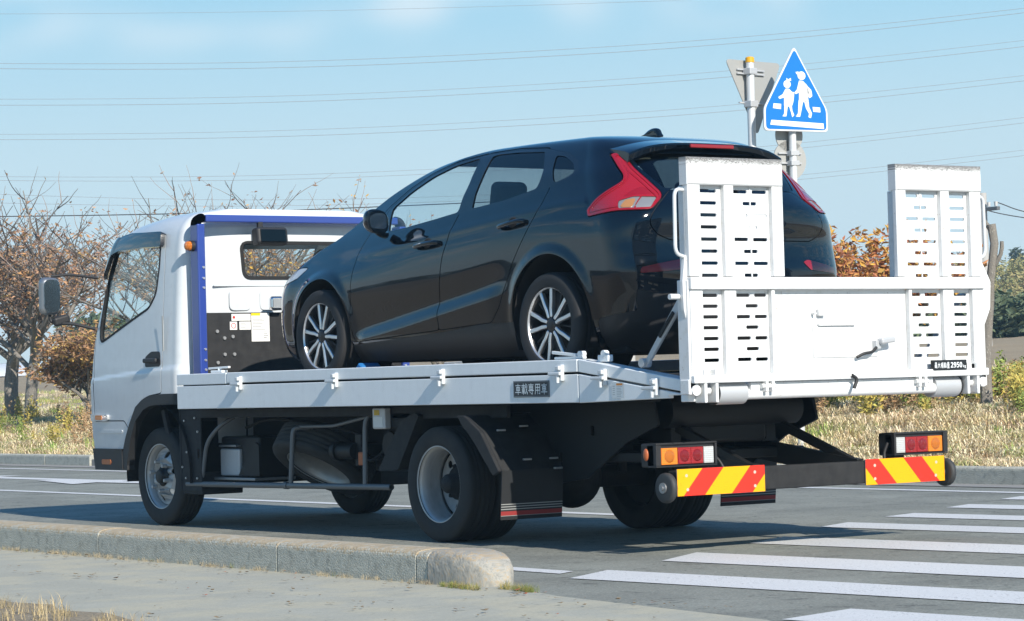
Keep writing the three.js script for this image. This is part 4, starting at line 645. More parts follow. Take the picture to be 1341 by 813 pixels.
  const nb = mesh('name_board', box(4.82, 5.18, .905, 1.002, 1.098, 1.1025, .002), std([.03, .032, .034], .5), truck); mesh('lettering', [pl], std(0xffffff, .45, 0, { map: t }), nb);
  const c3 = document.createElement('canvas'); c3.width = 110; c3.height = 90; const g3 = c3.getContext('2d'); g3.fillStyle = '#c9d0d2'; g3.fillRect(0, 0, 110, 90); g3.fillStyle = '#c8823a'; g3.fillRect(44, 6, 58, 12); g3.fillStyle = '#8d979c'; for (let k = 0; k < 7; k++) g3.fillRect(46, 24 + k * 9, 52 - (k * 13 % 17), 3); for (let k = 0; k < 5; k++) g3.fillRect(10, 20 + k * 12, 20, 4);
  const t3 = new THREE.CanvasTexture(c3); t3.colorSpace = THREE.SRGBColorSpace; const p3 = new THREE.PlaneGeometry(.11, .09); p3.translate(5.835, .935, 1.1015); mesh('instruction_label', [p3], std(0xffffff, .5, 0, { map: t3 }), truck);
}
// ---- tail gate with the two loading ramps folded up
{
  const chips = tex(512, 256, (i, j, u, v) => { const n = tile(u, v, 5, 4, 21), m = tile(u, v, 16, 3, 33), e = smooth(.66, .98, v + .10 * n + .04 * m); const k = Math.max(smooth(.30, .44, m * .8 + .3 * n + .75 * e - .12), smooth(.86, .93, v + .05 * m)) * (v > .06 ? 1 : 0), kk = k * (.65 + .35 * smooth(-.3, .3, m)); return srgb3([lerp(.70, .10, kk), lerp(.705, .095, kk), lerp(.70, .085, kk)]); });
  const wornWhite = std(0xffffff, .5, 0, { map: chips, bumpMap: chips, bumpScale: .002 });
  const gateWhite = phys(0xffffff, .42, { clearcoat: .2, clearcoatRoughness: .25, map: tex(256, 256, (i, j, u, v) => { const n = tile(u, v, 2, 4, 40), m = smooth(.60, .72, tile(u, v, 11, 3, 44) + .25 * n), d = smooth(.1, .6, tile(u, v, 3, 4, 52)); return srgb3([.71 - .03 * n - .05 * d - .45 * m, .715 - .03 * n - .06 * d - .52 * m, .71 - .03 * n - .08 * d - .56 * m]); }) });
  const X0 = 6.50, jr = rng(5), slot = (a, b, y0, h = .0195) => { const y = y0 + (jr() - .5) * .0012, e = (jr() - .5) * .001; return rrect(a + e, b + e, y - h / 2, y + h / 2, .008, 3); };
  const gate = part('tail_gate', truck);
  for (const s of [1, -1]) {
    const Z = (a) => a.map(([z, y]) => [s * z, y]); const S = (x0, x1, y0, y1, z0, z1, r = .005) => box(x0, x1, y0, y1, s * z0, s * z1, r, 2);
    const hu = [], hl = [];
    for (let k = 0; k < 8; k++) { const y = 2.022 - k * .0665; hu.push(slot(.895, 1.015, y)); if (k % 2 === 0) hu.push(slot(.672, .778, y), slot(.530, .636, y)); else hu.push(slot(.605, .705, y)); }
    for (let k = 0; k < 7; k++) { const y = 1.445 - k * .0595; hl.push(slot(.905, 1.015, y)); if (k % 2 === 0) hl.push(slot(.672, .778, y), slot(.550, .640, y)); else hl.push(slot(.615, .705, y)); }
    const ramp = mesh('loading_ramp', [extX(Z(rect(.44, 1.125, 1.545, 2.062)), X0, .008, { holes: hu.map(Z) }), S(6.508, 6.540, 1.548, 2.060, 1.035, 1.125), S(6.508, 6.540, 1.548, 2.060, .795, .865), S(6.508, 6.540, 1.548, 2.060, .435, .515), S(6.508, 6.514, 1.548, 2.06, .650, .658, .001),
      S(6.45, 6.498, 1.548, 2.05, 1.09, 1.12), S(6.45, 6.498, 1.548, 2.05, .45, .48)], gateWhite, gate);
    mesh('lower_ramp_panel', [extX(Z(rect(.515, 1.10, 1.005, 1.475)), X0, .008, { holes: hl.map(Z) }), S(6.508, 6.540, 1.0, 1.475, 1.035, 1.125), S(6.508, 6.540, 1.0, 1.475, .795, .880), S(6.508, 6.542, 1.0, 1.475, .515, .540)], gateWhite, gate);
    const tg = extX(Z(rect(.435, 1.13, 2.052, 2.205)), 6.47, .078, { bevel: .008 }); { const p = tg.attributes.position, uv = tg.attributes.uv; for (let i = 0; i < p.count; i++) uv.setXY(i, (p.getZ(i) * s - .435) / .7 + (s > 0 ? 0 : .37), (p.getY(i) - 2.052) / .155); }
    mesh('ramp_tip', tg, wornWhite, ramp);
    mesh('ramp_handle', [pipe([[6.50, 2.025, s * 1.11], [6.50, 2.03, s * 1.185], [6.50, 1.675, s * 1.19], [6.50, 1.655, s * 1.12]], .011, .05, 10)], paintWhite, ramp);
    mesh('gate_ear', extX(Z(round([[1.10, 1.68], [1.135, 1.66], [s > 0 ? 1.155 : 1.215, 1.52], [s > 0 ? 1.15 : 1.205, 1.36], [s > 0 ? 1.115 : 1.14, 1.235], [1.09, 1.22]], .01)), 6.485, .03, { bevel: .004 }), gateWhite, gate);
    mesh('gate_side_frame', [S(6.44, 6.53, .93, 1.53, 1.095, 1.138), cyl(.016, .016, .09, 'z', 6.47, 1.44, s * 1.17, 12)], gateWhite, gate);
    // roller, hinge lugs and corner block
    const rol = mesh('ground_roller', cyl(.064, .064, .205, 'z', 6.47, .905, s * .825, 28), galvanized, gate); mesh('roller_end', [cyl(.066, .066, .012, 'z', 6.47, .905, s * .932, 28), cyl(.02, .02, .03, 'z', 6.47, .905, s * .945, 14)], blackMatte, rol);
    mesh('hinge_lug', [...[.965, 1.045].map((z) => extX(Z(rrect(z - .010, z + .010, .855, 1.04, .008)), 6.47, .085, { bevel: .002 })), S(6.45, 6.53, .90, .985, 1.075, 1.145, .008), cyl(.022, .022, .10, 'z', 6.50, .92, s * 1.03, 16), cyl(.030, .030, .02, 'x', 6.53, .925, s * 1.10, 16)], gateWhite, gate);
    mesh('hinge_bracket', [S(6.50, 6.565, .905, .968, .555, .575), S(6.50, 6.565, .905, .968, .60, .62), S(6.50, 6.52, .90, .975, .54, .635), cyl(.014, .014, .10, 'z', 6.545, .937, s * .59, 12)], gateWhite, gate);
  }
  mesh('cross_beam', [box(6.495, 6.556, 1.476, 1.544, -1.13, 1.13, .007, 2)], gateWhite, gate);
  mesh('bottom_beam', [box(6.495, 6.562, .962, 1.006, -1.13, 1.13, .007, 2), box(6.46, 6.53, .885, .960, -.70, .70, .007, 2), cyl(.030, .030, 1.45, 'z', 6.50, .895, 0, 18)], gateWhite, gate);
  mesh('centre_panel', [box(6.498, 6.508, 1.004, 1.478, -.515, .515, .002)], gateWhite, gate);
  const ha = mesh('hatch', [extX(rrect(-.28, .215, 1.088, 1.268, .006), 6.509, .006, { bevel: .002 })], gateWhite, gate);
  mesh('hatch_hinge', [box(6.512, 6.535, 1.325, 1.365, .13, .185, .005), box(6.512, 6.530, 1.268, 1.282, -.10, .18, .004), cyl(.008, .008, .03, 'x', 6.525, 1.34, .215, 8)], gateWhite, ha);
  mesh('light_cable', [tube([[6.53, 1.085, -.10], [6.545, 1.105, -.14], [6.55, 1.115, -.20], [6.545, 1.14, -.24]], .009, 20), tube([[6.57, .985, -.02], [6.575, .96, -.05], [6.575, .91, -.03]], .010, 14)], plasticBlack, gate);
  mesh('number_light', [(() => { const g = new RoundedBoxGeometry(.05, .036, .11, 2, .012); g.rotateX(.10); return g.translate(6.555, 1.18, -.31); })(), box(6.51, 6.55, 1.13, 1.18, -.275, -.235, .005)], galvanized, gate);
  const c = document.createElement('canvas'); c.width = 270; c.height = 60; const g = c.getContext('2d'); g.fillStyle = '#1d2022'; g.fillRect(0, 0, 270, 60); g.strokeStyle = '#e2e5e6'; g.fillStyle = '#e2e5e6'; g.lineWidth = 3.4;
  const K = [ // saidai sekisai ryou
    [[4, 1, 12, 1], [4, 1, 4, 6], [12, 1, 12, 6], [4, 3.5, 12, 3.5], [4, 6, 12, 6], [1, 8, 15, 8], [3, 8, 3, 15], [7, 8, 7, 15], [3, 10.5, 7, 10.5], [3, 13, 7, 13], [9, 10, 14, 10], [14, 10, 9, 15.5], [9.5, 11, 15, 15.5]],
    [[1, 6, 15, 6], [8, 1, 8, 6], [8, 6, 1.5, 15], [8, 6, 14.5, 15]],
    [[1, 4.5, 6.5, 4.5], [4, 1.5, 4, 15], [4, 6, 1, 11], [4, 6, 6.5, 10], [8, 2, 15, 2], [8, 4.2, 15, 4.2], [7.5, 6.4, 15.5, 6.4], [11.5, 1, 11.5, 6.4], [8.5, 8, 14.5, 8], [8.5, 8, 8.5, 13], [14.5, 8, 14.5, 13], [8.5, 10.5, 14.5, 10.5], [8.5, 13, 14.5, 13], [10, 13, 8, 15.5], [13, 13, 15, 15.5]],
    [[1, 3, 9, 3], [5, 1, 5, 15.5], [1, 5.5, 9.5, 5.5], [2.3, 7.5, 8, 7.5], [2.3, 7.5, 2.3, 11.5], [8, 7.5, 8, 11.5], [2.3, 11.5, 8, 11.5], [1, 13.3, 9, 13.3], [9.5, 5.2, 15, 5.2], [11, 1, 14.8, 15], [14.2, 8, 9.5, 14.5]],
    [[4, 1, 12, 1], [4, 1, 4, 5], [12, 1, 12, 5], [4, 3, 12, 3], [4, 5, 12, 5], [1, 6.6, 15, 6.6], [4, 8.2, 12, 8.2], [4, 8.2, 4, 12], [12, 8.2, 12, 12], [4, 10, 12, 10], [4, 12, 12, 12], [8, 8.2, 8, 15], [3, 13.6, 13, 13.6], [1, 15.3, 15, 15.3]],
  ];
  K.forEach((k, i) => { for (const [a, b, c2, d] of k) { g.beginPath(); g.moveTo(8 + i * 25 + a * 1.45, 12 + b * 2.3); g.lineTo(8 + i * 25 + c2 * 1.45, 12 + d * 2.3); g.stroke(); } });
  g.font = 'bold 44px sans-serif'; g.fillText('2950', 138, 46); g.font = 'bold 22px sans-serif'; g.fillText('kg', 240, 46);
  const t = new THREE.CanvasTexture(c); t.colorSpace = THREE.SRGBColorSpace; const p = new THREE.PlaneGeometry(.27, .06); p.rotateY(Math.PI / 2); p.translate(6.5655, 1.028, -.805);
  mesh('load_plate', [p], std(0xffffff, .5, 0, { map: t }), gate); mesh('load_plate_back', box(6.541, 6.5645, .998, 1.058, -.94, -.67, .001), blackMatte, gate);
}
// ---- rear under-run bar, boards, lamps
{
  const bar0 = mesh('under_run_bar', [box(6.17, 6.25, .345, .478, -1.02, 1.02, .008, 2)], dustBlack, truck);
  const c = document.createElement('canvas'); c.width = 384; c.height = 96; const g = c.getContext('2d'); g.fillStyle = '#f2a900'; g.fillRect(0, 0, 384, 96); g.fillStyle = '#e0301e';
  for (const x of [26, 236]) { g.beginPath(); g.moveTo(x, 96); g.lineTo(x + 84, 0); g.lineTo(x + 176, 0); g.lineTo(x + 92, 96); g.fill(); }
  for (let q = 0, R = rng(91); q < 260; q++) { g.fillStyle = 'rgba(60,50,40,' + (.04 + .12 * R()).toFixed(2) + ')'; g.beginPath(); g.arc(R() * 384, 96 * Math.sqrt(R()), .6 + 2.4 * R() * R(), 0, 6.3); g.fill(); } g.fillStyle = '#b9b3a4'; for (const [x, y] of [[40, 24], [44, 74], [340, 24], [340, 74]]) { g.beginPath(); g.arc(x, y, 6, 0, 6.3); g.fill(); }
  const t = new THREE.CanvasTexture(c); t.colorSpace = THREE.SRGBColorSpace;
  for (const s of [1, -1]) {
    const p = new THREE.PlaneGeometry(.64, .15); if (s < 0) { const uv = p.attributes.uv; for (let i = 0; i < uv.count; i++) uv.setX(i, 1 - uv.getX(i)); } p.rotateY(Math.PI / 2); p.translate(6.2625, .412, s * .71);
    const b = mesh('hazard_board', [box(6.252, 6.2605, .337, .487, s * .39, s * 1.03, .002)], steel, truck); mesh('striped_sheet', [p], std(0xffffff, .38, 0, { map: t }), b);
    const w = mesh('guide_roller', [lathe([[.03, -.022], [.07, -.022], [.083, -.014], [.085, 0], [.083, .014], [.07, .022], [.03, .022]], 'z', 6.22, .385, s * 1.075, 32)], std([.035, .037, .038], .65), truck); mesh('roller_hub', [cyl(.034, .030, .05, 'z', 6.22, .385, s * 1.08, 18), cyl(.014, .014, .08, 'z', 6.22, .385, s * 1.075, 10)], steel, w);
    const l = mesh('lamp_housing', [box(6.06, 6.185, .498, .632, s * .685, s * 1.125, .010, 2), box(6.12, 6.20, .498, .506, s * .685, s * 1.125, .002), box(6.12, 6.20, .624, .634, s * .685, s * 1.125, .002), box(6.12, 6.20, .507, .623, s * .685, s * .70, .002), box(6.12, 6.20, .507, .623, s * 1.09, s * 1.125, .002), box(6.08, 6.16, .47, .5, s * .72, s * .80, .004)], plasticBlack, truck);
    mesh('amber_lens', [box(6.186, 6.196, .512, .606, s * .968, s * 1.085, .004, 2), (() => { const q = new THREE.SphereGeometry(.038, 18, 10); q.scale(.22, 1, 1); return q.translate(6.194, .559, s * 1.027); })()], lampAmber, l); for (const [za, zb] of [[.782, .871], [.875, .964]]) mesh('red_lens', [box(6.186, 6.196, .512, .606, s * za, s * zb, .004, 2), (() => { const q = new THREE.SphereGeometry(.036, 18, 10); q.scale(.22, 1, 1); return q.translate(6.194, .559, s * (za + zb) / 2); })()], lampRed, l); mesh('lens_divider', box(6.186, 6.193, .512, .606, s * .871, s * .875, 0), lampRedDeep, l); mesh('clear_lens', box(6.186, 6.196, .512, .606, s * .706, s * .778, .004, 2), lampClear, l);
    mesh('side_repeater', (() => { const q = new THREE.SphereGeometry(.028, 16, 10); q.scale(.8, 1.25, .4); return q.translate(6.11, .57, s * 1.127); })(), std([.45, .12, .04], .35), l);
    mesh('lamp_cable', tube([[6.14, .57, s * .685], [6.16, .52, s * .64], [6.18, .47, s * .62]], .010, 14), plasticBlack, l);
  }
}

// ---------------------------------------------------------------- black hatchback: skin of one half, waterline by waterline
const CAR = { x: 2.239, y: 1.030, wb: 2.647 };
const cy = [.13, .20, .30, .40, .50, .60, .70, .80, .90, .98, 1.06, 1.14, 1.22, 1.30, 1.36, 1.40, 1.43, 1.46, 1.48];
const col = (a) => curve(cy.map((y, i) => [y, a[i]]));
const cxf = col([-.78, -.86, -.885, -.885, -.88, -.87, -.83, -.70, -.30, .12, .30, .46, .66, .90, 1.1, 1.28, 1.46, 1.72, 1.95]);
const cxa = col([-.40, -.42, -.44, -.44, -.42, -.40, -.37, -.30, -.16, .06, .24, .40, .58, .82, 1.03, 1.20, 1.39, 1.65, 1.95]);
const cwa = col([.70, .78, .825, .84, .85, .855, .85, .83, .79, .765, .745, .718, .692, .665, .640, .622, .598, .55, .40]);
const cwm = col([.74, .81, .856, .866, .876, .8865, .8900, .8845, .866, .842, .812, .787, .750, .712, .678, .652, .626, .576, .42]);
const cxd = col([2.98, 3.06, 3.12, 3.15, 3.17, 3.18, 3.17, 3.14, 3.10, 3.05, 2.98, 2.92, 2.86, 2.80, 2.76, 2.73, 2.7, 2.6, 2.45]);
const cwd = col([.70, .78, .83, .85, .865, .872, .872, .861, .835, .802, .762, .727, .692, .66, .635, .612, .585, .53, .38]);
const cxr = col([3.28, 3.38, 3.44, 3.465, 3.478, 3.48, 3.455, 3.44, 3.455, 3.45, 3.405, 3.335, 3.26, 3.18, 3.11, 3.05, 2.97, 2.82, 2.55]);
const cnr = curve([[.1, 2.9], [.9, 3.2], [1.1, 2.8], [1.4, 2.6]]);
const carRise = (x, y) => .085 * (clamp(x, .2, 2.8) - 1.5) * smooth(.5, .85, y) * (1 - smooth(1.18, 1.42, y));
const carScoop = (x) => lerp(.335, .575, (x - .45) / 1.62);   // upper edge of the rising lower body line
const archF = [0.012, .335, .372], archR = [2.664, .352, .392];
function carPoint(u, y) {
  if (u <= 1) { const a = clamp(u, 0, 1) * Math.PI / 2, n = 2.5, xa = cxa(y), w = cwa(y - carRise(xa, y)); return [xa - (xa - cxf(y)) * Math.pow(Math.cos(a), 2 / n), y, w * Math.pow(Math.sin(a), 2 / n)]; }
  if (u <= 2) {
    const xa = cxa(y), xd = cxd(y), x = lerp(xa, xd, u - 1), ye = y - carRise(x, y), xm = clamp(1.45, xa + .1, xd - .1), wm = cwm(ye);
    let z; if (x < xm) { const q = (x - xa) / (xm - xa), w0 = cwa(y - carRise(xa, y)); z = lerp(w0, wm, 1 - (1 - q) ** 2.2); } else { const q = (xd - x) / (xd - xm), w0 = cwd(y - carRise(xd, y)); z = lerp(w0, wm, 1 - (1 - q) ** 2.2); }
    // wheel arch flares and the rising crease low on the doors
    for (const [ax, ay, r] of [archF, archR]) { const d = Math.hypot(x - ax, y - ay) - r; z += .017 * (1 - smooth(0, .075, d)) * (y < .95 ? 1 : 0); }
    if (x > .35 && x < 2.3) { const k = smooth(.35, .55, x) * (1 - smooth(2.02, 2.3, x)), t = carScoop(x) - y; z += k * (.026 * smooth(-.005, .085, t) - .006 * smooth(-.16, -.02, t) * (1 - smooth(-.02, .04, t))); }
    // shoulder line
    { const t = ye - .93; z += .006 * Math.exp(-(t * t) / .0009) * smooth(.3, .8, x); }
    return [x, y, z];
  }
  const a = clamp(u - 2, 0, 1) * Math.PI / 2, n = cnr(y), xd = cxd(y), w = cwd(y - carRise(xd, y));
  let x = xd + (cxr(y) - xd) * Math.pow(Math.sin(a), 2 / n); const z = w * Math.pow(Math.cos(a), 2 / n);
  return [x, y, z];
}
function carChart(u, y) {
  if (u >= 1 && u <= 2) return [lerp(cxa(y), cxd(y), u - 1), y];
  const b = u < 1 ? 1 : 2; let L = 0, p = carPoint(b, y); const N = 16;
  for (let i = 1; i <= N; i++) { const q = carPoint(b + (u - b) * i / N, y); L += Math.hypot(q[0] - p[0], q[2] - p[2]); p = q; }
  return u < 1 ? [cxa(y) - L, y] : [cxd(y) + L, y];
}
const carNormal = fdNormal(carPoint, 0, 3, .13, 1.48);

const car = thing('hatchback_car', 'glossy black five door hatchback carried on the flatbed truck', 'car', null, [CAR.x, CAR.y, 0]);
car.rotation.z = -.004;
const carZ = (x, y) => carPoint(1 + (x - cxa(y)) / (cxd(y) - cxa(y)), y)[2];
{
  const us = [...range(0, 1, 26).slice(0, -1), ...range(1, 2, 190).slice(0, -1), ...range(2, 2.12, 14).slice(0, -1), ...range(2.12, 3, 50)];
  const vs = [...range(.13, 1.42, 88).slice(0, -1), ...range(1.42, 1.48, 8)];
  const T0 = skin(carPoint, carChart, us, vs);
  const G = (T, off = 0) => skinGeo(T, carPoint, carNormal, off);
  const sillY = curve([[-.4, .22], [.35, .247], [1.46, .302], [2.06, .343], [2.4, .345]]);
  const P = {
    fwin: round([[.72, 1.146], [.90, 1.236], [1.144, 1.322], [1.386, 1.377], [1.652, 1.41], [1.650, 1.24], [1.617, 1.062], [1.339, 1.032], [1.007, 1.002], [.775, .988]], .02),
    rwin: round([[1.776, 1.418], [2.045, 1.412], [2.335, 1.392], [2.43, 1.27], [2.452, 1.21], [2.437, 1.155], [2.115, 1.102], [1.771, 1.075], [1.772, 1.216]], .02),
    qwin: round([[2.475, 1.36], [2.58, 1.343], [2.695, 1.292], [2.757, 1.236], [2.715, 1.207], [2.60, 1.178], [2.52, 1.27]], .025),
    dlo: round([[.66, 1.138], [.88, 1.254], [1.13, 1.341], [1.386, 1.396], [1.70, 1.428], [2.045, 1.430], [2.36, 1.410], [2.59, 1.366], [2.73, 1.307], [2.798, 1.236], [2.74, 1.196], [2.577, 1.155], [2.30, 1.102], [1.83, 1.064], [1.50, 1.032], [1.0, .984], [.70, .960]], .03),
    fdoor: round([[.493, .945], [.437, .847], [.425, .711], [.398, .512], [.39, .383], [.42, .264, .04], [1.476, .317, .01], [1.458, .45], [1.527, .772], [1.598, .955], [1.64, 1.05], [1.70, 1.25], [1.715, 1.434, .01], [1.386, 1.404], [1.12, 1.349], [.87, 1.262], [.66, 1.158], [.56, 1.06]], .02),
    rdoor: round([[1.478, .317, .01], [1.460, .45], [1.529, .772], [1.60, .955], [1.642, 1.05], [1.702, 1.25], [1.717, 1.434, .01], [2.045, 1.438], [2.36, 1.416], [2.47, 1.30], [2.52, 1.21], [2.577, 1.151], [2.542, 1.034], [2.426, .871], [2.297, .706], [2.208, .564], [2.143, .442], [2.058, .347, .02]], .02),
    lamp: round([[2.962, 1.332, .008], [3.052, 1.328, .008], [3.194, 1.235], [3.470, 1.075], [3.502, 1.039], [3.477, .966], [3.271, .964], [3.039, .942, .01], [3.014, .985, .01], [3.076, 1.049], [3.159, 1.118], [3.190, 1.150], [3.165, 1.187]], .03),
    lampWhite: round([[3.245, 1.025], [3.32, 1.050], [3.466, 1.046], [3.462, .984], [3.272, .978]], .01),
    lampMid: round([[3.29, 1.09], [3.33, 1.11], [3.455, 1.062], [3.33, 1.060], [3.25, 1.04]], .01),
    glassR: round([[3.10, 1.325], [3.215, 1.240], [3.47, 1.102], [6, 1.100], [6, 1.335]], .02),
    gate: round([[3.514, 1.094], [3.508, 1.03], [3.483, .927], [3.489, .877], [3.542, .822], [3.63, .788], [6, .786], [6, 1.094]], .02),
    low: round([[3.06, .10], [3.10, .34], [3.39, .378], [3.41, .505], [3.56, .472], [3.70, .49], [6, .49], [6, .10]], .02),
    head: round([[-1.0, .66], [-.62, .665], [-.36, .72], [-.255, .795], [-.34, .80], [-.62, .765], [-1.0, .74]], .02),
    refl: round([[3.44, .595], [3.448, .63], [3.56, .652], [3.70, .676], [3.748, .66], [3.70, .612], [3.55, .600]], .008),
  };
  const F = {}; for (const k in P) F[k] = polySDF(P[k]);
  const circ = ([ax, ay, r]) => (s, y) => Math.hypot(s - ax, (y - ay) * (y < ay ? .92 : 1)) - r;
  const aF = circ(archF), aR = circ(archR);
  let T = clip(clip(T0, aF, false), aR, false);
  // strip for each opening: pieces go 3 mm inside the line, the shell 3 mm outside it
  const gap = .003, cut = (f, o) => (s, y) => f(s, y) + o;
  const inside = (list, f, o = gap) => clip(list, cut(f, o)), outside = (list, f, o = gap) => clip(list, cut(f, -o), false);
  // lower sill
  const sill = (s, y) => (s > -.44 && s < 3.05 ? y - sillY(s) : .5);
  const Tsill = clip(T, (s, y) => Math.max(sill(s, y), .30 - s, s - 2.32)), fs2 = (s, y) => Math.max(sill(s, y), .30 - s, s - 2.32);
  T = clip(T, fs2, false);
  const Tdlo = inside(T, F.dlo, 0);
  let Ttrim = outside(outside(outside(Tdlo, F.fwin, 0), F.rwin, 0), F.qwin, 0);
  const Tfd = inside(outside(T, F.dlo, 0), F.fdoor), Trd = inside(outside(T, F.dlo, 0), F.rdoor);
  const Tlamp = inside(T, F.lamp), Tgate = inside(T, F.gate), Tlow = inside(T, F.low, .001), Trefl = inside(T, F.refl, .001), Thead = inside(T, F.head), Tgl = inside(outside(T, F.lamp, .001), F.glassR, .001);
  const ws = (s, y) => Math.max(s - (cxa(y) - .085), 1.0 - y, y - 1.40);
  let S = clip(T, ws, false); for (const k of ['dlo', 'fdoor', 'rdoor', 'lamp', 'gate', 'low', 'refl', 'glassR', 'head']) S = outside(S, F[k], ['dlo', 'glassR', 'low', 'refl'].includes(k) ? .0005 : gap);
  mesh('body_shell', both(G(S)), paintBlack, car);
  for (const m of [false, true]) {
    const X = (g) => m ? mirrorZ(Array.isArray(g) ? join(g) : g) : g;
    const fd = mesh('front_door', X(G(Tfd)), paintBlack, car), rd = mesh('rear_door', X(G(Trd)), paintBlack, car);
    mesh('side_window', X(G(inside(T, F.fwin, 0), -.006)), glassClear, fd);
    mesh('side_window', X(G(inside(T, F.rwin, 0), -.006)), glassTint, rd);
    mesh('quarter_window', X(G(inside(T, F.qwin, 0), -.006)), glassDark, car);
    mesh('window_trim', X(G(Ttrim, -.001)), trimGloss, car);
    mesh('sill_cover', X(G(Tsill, -.004)), plasticBlack, car);
    for (const [dr, a, b, y0, y1] of [[fd, 1.215, 1.48, .862, .876], [rd, 2.16, 2.415, .934, .956]]) {
      const c = [(a + b) / 2, (y0 + y1) / 2], zz = carZ(c[0], c[1]), tilt = Math.atan2(y1 - y0, b - a);
      const z0 = carZ(a + .03, y0), z1 = carZ(b - .03, y1);
      const hb = tube([[a, y0, z0 + .01], [a + .03, y0 + .002, z0 + .032], [c[0], c[1] + .003, zz + .041], [b - .03, y1 + .002, z1 + .032], [b, y1, z1 + .01]], .0145, 24, 10);
      hb.translate(0, 0, 0); mesh('door_handle', X([hb, cyl(.012, .012, .03, 'z', b - .01, y1, z1 + .008, 10)]), paintBlack, dr);
      const cup = new THREE.SphereGeometry(1, 20, 12); cup.scale(.055, .045, .012).rotateZ(tilt).translate(c[0] - .005, c[1], zz - .006);
      mesh('handle_cup', X(cup), innerBlack, dr);
    }
    const lamp = mesh('tail_lamp', X(G(outside(outside(clip(Tlamp, (s, y) => F.lamp(s, y) + .014), F.lampWhite, 0), F.lampMid, 0), .002)), lampRed, car);
    mesh('lamp_rim', X(slab(clip(Tlamp, (s, y) => F.lamp(s, y) + .014, false), carPoint, carNormal, -.004, .006)), lampRedDeep, lamp);
    mesh('light_guide', X(slab(clip(clip(clip(Tlamp, (s, y) => F.lamp(s, y) + .024), (s, y) => F.lamp(s, y) + .031, false), F.lampWhite, false), carPoint, carNormal, 0, .005)), lampRedDeep, lamp);
    const clearBits = inside(Tlamp, F.lampWhite, 0), bulb = polySDF(round([[3.275, .985], [3.285, 1.032], [3.345, 1.040], [3.35, .985]], .012)), fin2 = polySDF([[3.362, .97], [3.362, 1.06], [3.372, 1.06], [3.372, .97]]);
    mesh('reversing_lens', X(G(outside(outside(clearBits, bulb, 0), fin2, 0), -.002)), std([.34, .345, .34], .22, .5), lamp);
    mesh('indicator_bulb', X(slab(inside(clearBits, bulb, 0), carPoint, carNormal, -.004, .001)), phys([.36, .17, .06], .2, { clearcoat: 1 }), lamp);
    mesh('lens_divider', X(slab(inside(clearBits, fin2, 0), carPoint, carNormal, -.004, .003)), lampRedDeep, lamp);
    mesh('brake_lens', X(G(inside(Tlamp, F.lampMid, 0), .001)), lampRedDeep, lamp);
    mesh('reflector', X(G(Trefl, .003)), lampRedDeep, car);
    mesh('headlamp', X(G(Thead, .001)), lampClear, car);
    // wing mirror
    const h = new THREE.SphereGeometry(1, 28, 20), hp = h.attributes.position;
    for (let i = 0; i < hp.count; i++) { let x = hp.getX(i), y = hp.getY(i), z = hp.getZ(i); const sg = (q, e) => Math.sign(q) * Math.pow(Math.abs(q), e); if (x > 0) x = sg(x, .35) * .25; hp.setXYZ(i, x * .085, sg(y, .75) * .080 + .010 * z, sg(z, .8) * .088); }
    h.computeVertexNormals(); h.translate(.900, 1.045, .97);
    const mir = mesh('wing_mirror', X([h, tube([[.80, .965, .84], [.84, .972, .90], [.88, .99, .96]], .028, 12, 8)]), paintBlack, car);
    mesh('mirror_glass', X(extX(round([[.905, .995], [1.03, .998], [1.04, 1.075], [.98, 1.10], [.91, 1.095]], .03), .9205, .004)), chrome, mir);
    // arch liners
    for (const [ax, ay, r] of [archF, archR]) {
      const c = new THREE.CylinderGeometry(r + .006, r + .006, .36, 36, 1, true, Math.PI * .35, Math.PI * 1.3); c.rotateX(Math.PI / 2);
      c.translate(ax, ay, .68);
      mesh('wheel_arch_liner', X([c, cyl(r, r, .01, 'z', ax, ay, .50, 30)]), innerBlack, car);
    }
  }
  const gt = mesh('tailgate', both(G(Tgate)), paintBlack, car);
  mesh('rear_window', both(G(Tgl, -.003)), glassDark, gt);
  mesh('bumper_valance', both(G(Tlow, -.002)), plasticBlack, car);
  // inner body that closes the panel gaps, open where there is glass
  const us2 = [...range(0, 1, 14).slice(0, -1), ...range(1, 2, 110).slice(0, -1), ...range(2, 3, 40)], T2 = skin(carPoint, carChart, us2, range(.13, 1.47, 56));
  let I = clip(clip(T2, aF, false), aR, false);
  for (const k of ['fwin', 'rwin', 'qwin']) I = clip(I, F[k], false);
  I = clip(I, (s, y) => Math.max(F.glassR(s, y), F.lamp(s, y) < 0 ? 1 : -1), false);
  // windscreen opening in the front part of the skin
  I = clip(I, ws, false);
  mesh('inner_body', both(G(I, -.014)), innerBlack, car);
  mesh('roof_panel', (() => { const pts = []; for (const u of range(0, 3, 80)) { const p = carPoint(u, 1.48); pts.push([p[0], p[2]]); } const out = [...pts, ...pts.slice(1, -1).reverse().map(([x, z]) => [x, -z])]; return extY(out, 1.472, .008); })(), paintBlack, car);
  mesh('underbody', [box(-.55, 3.2, .13, .20, -.72, .72, .02), box(-.1, .1, .2, .5, -.5, .5, .02)], innerBlack, car);
}
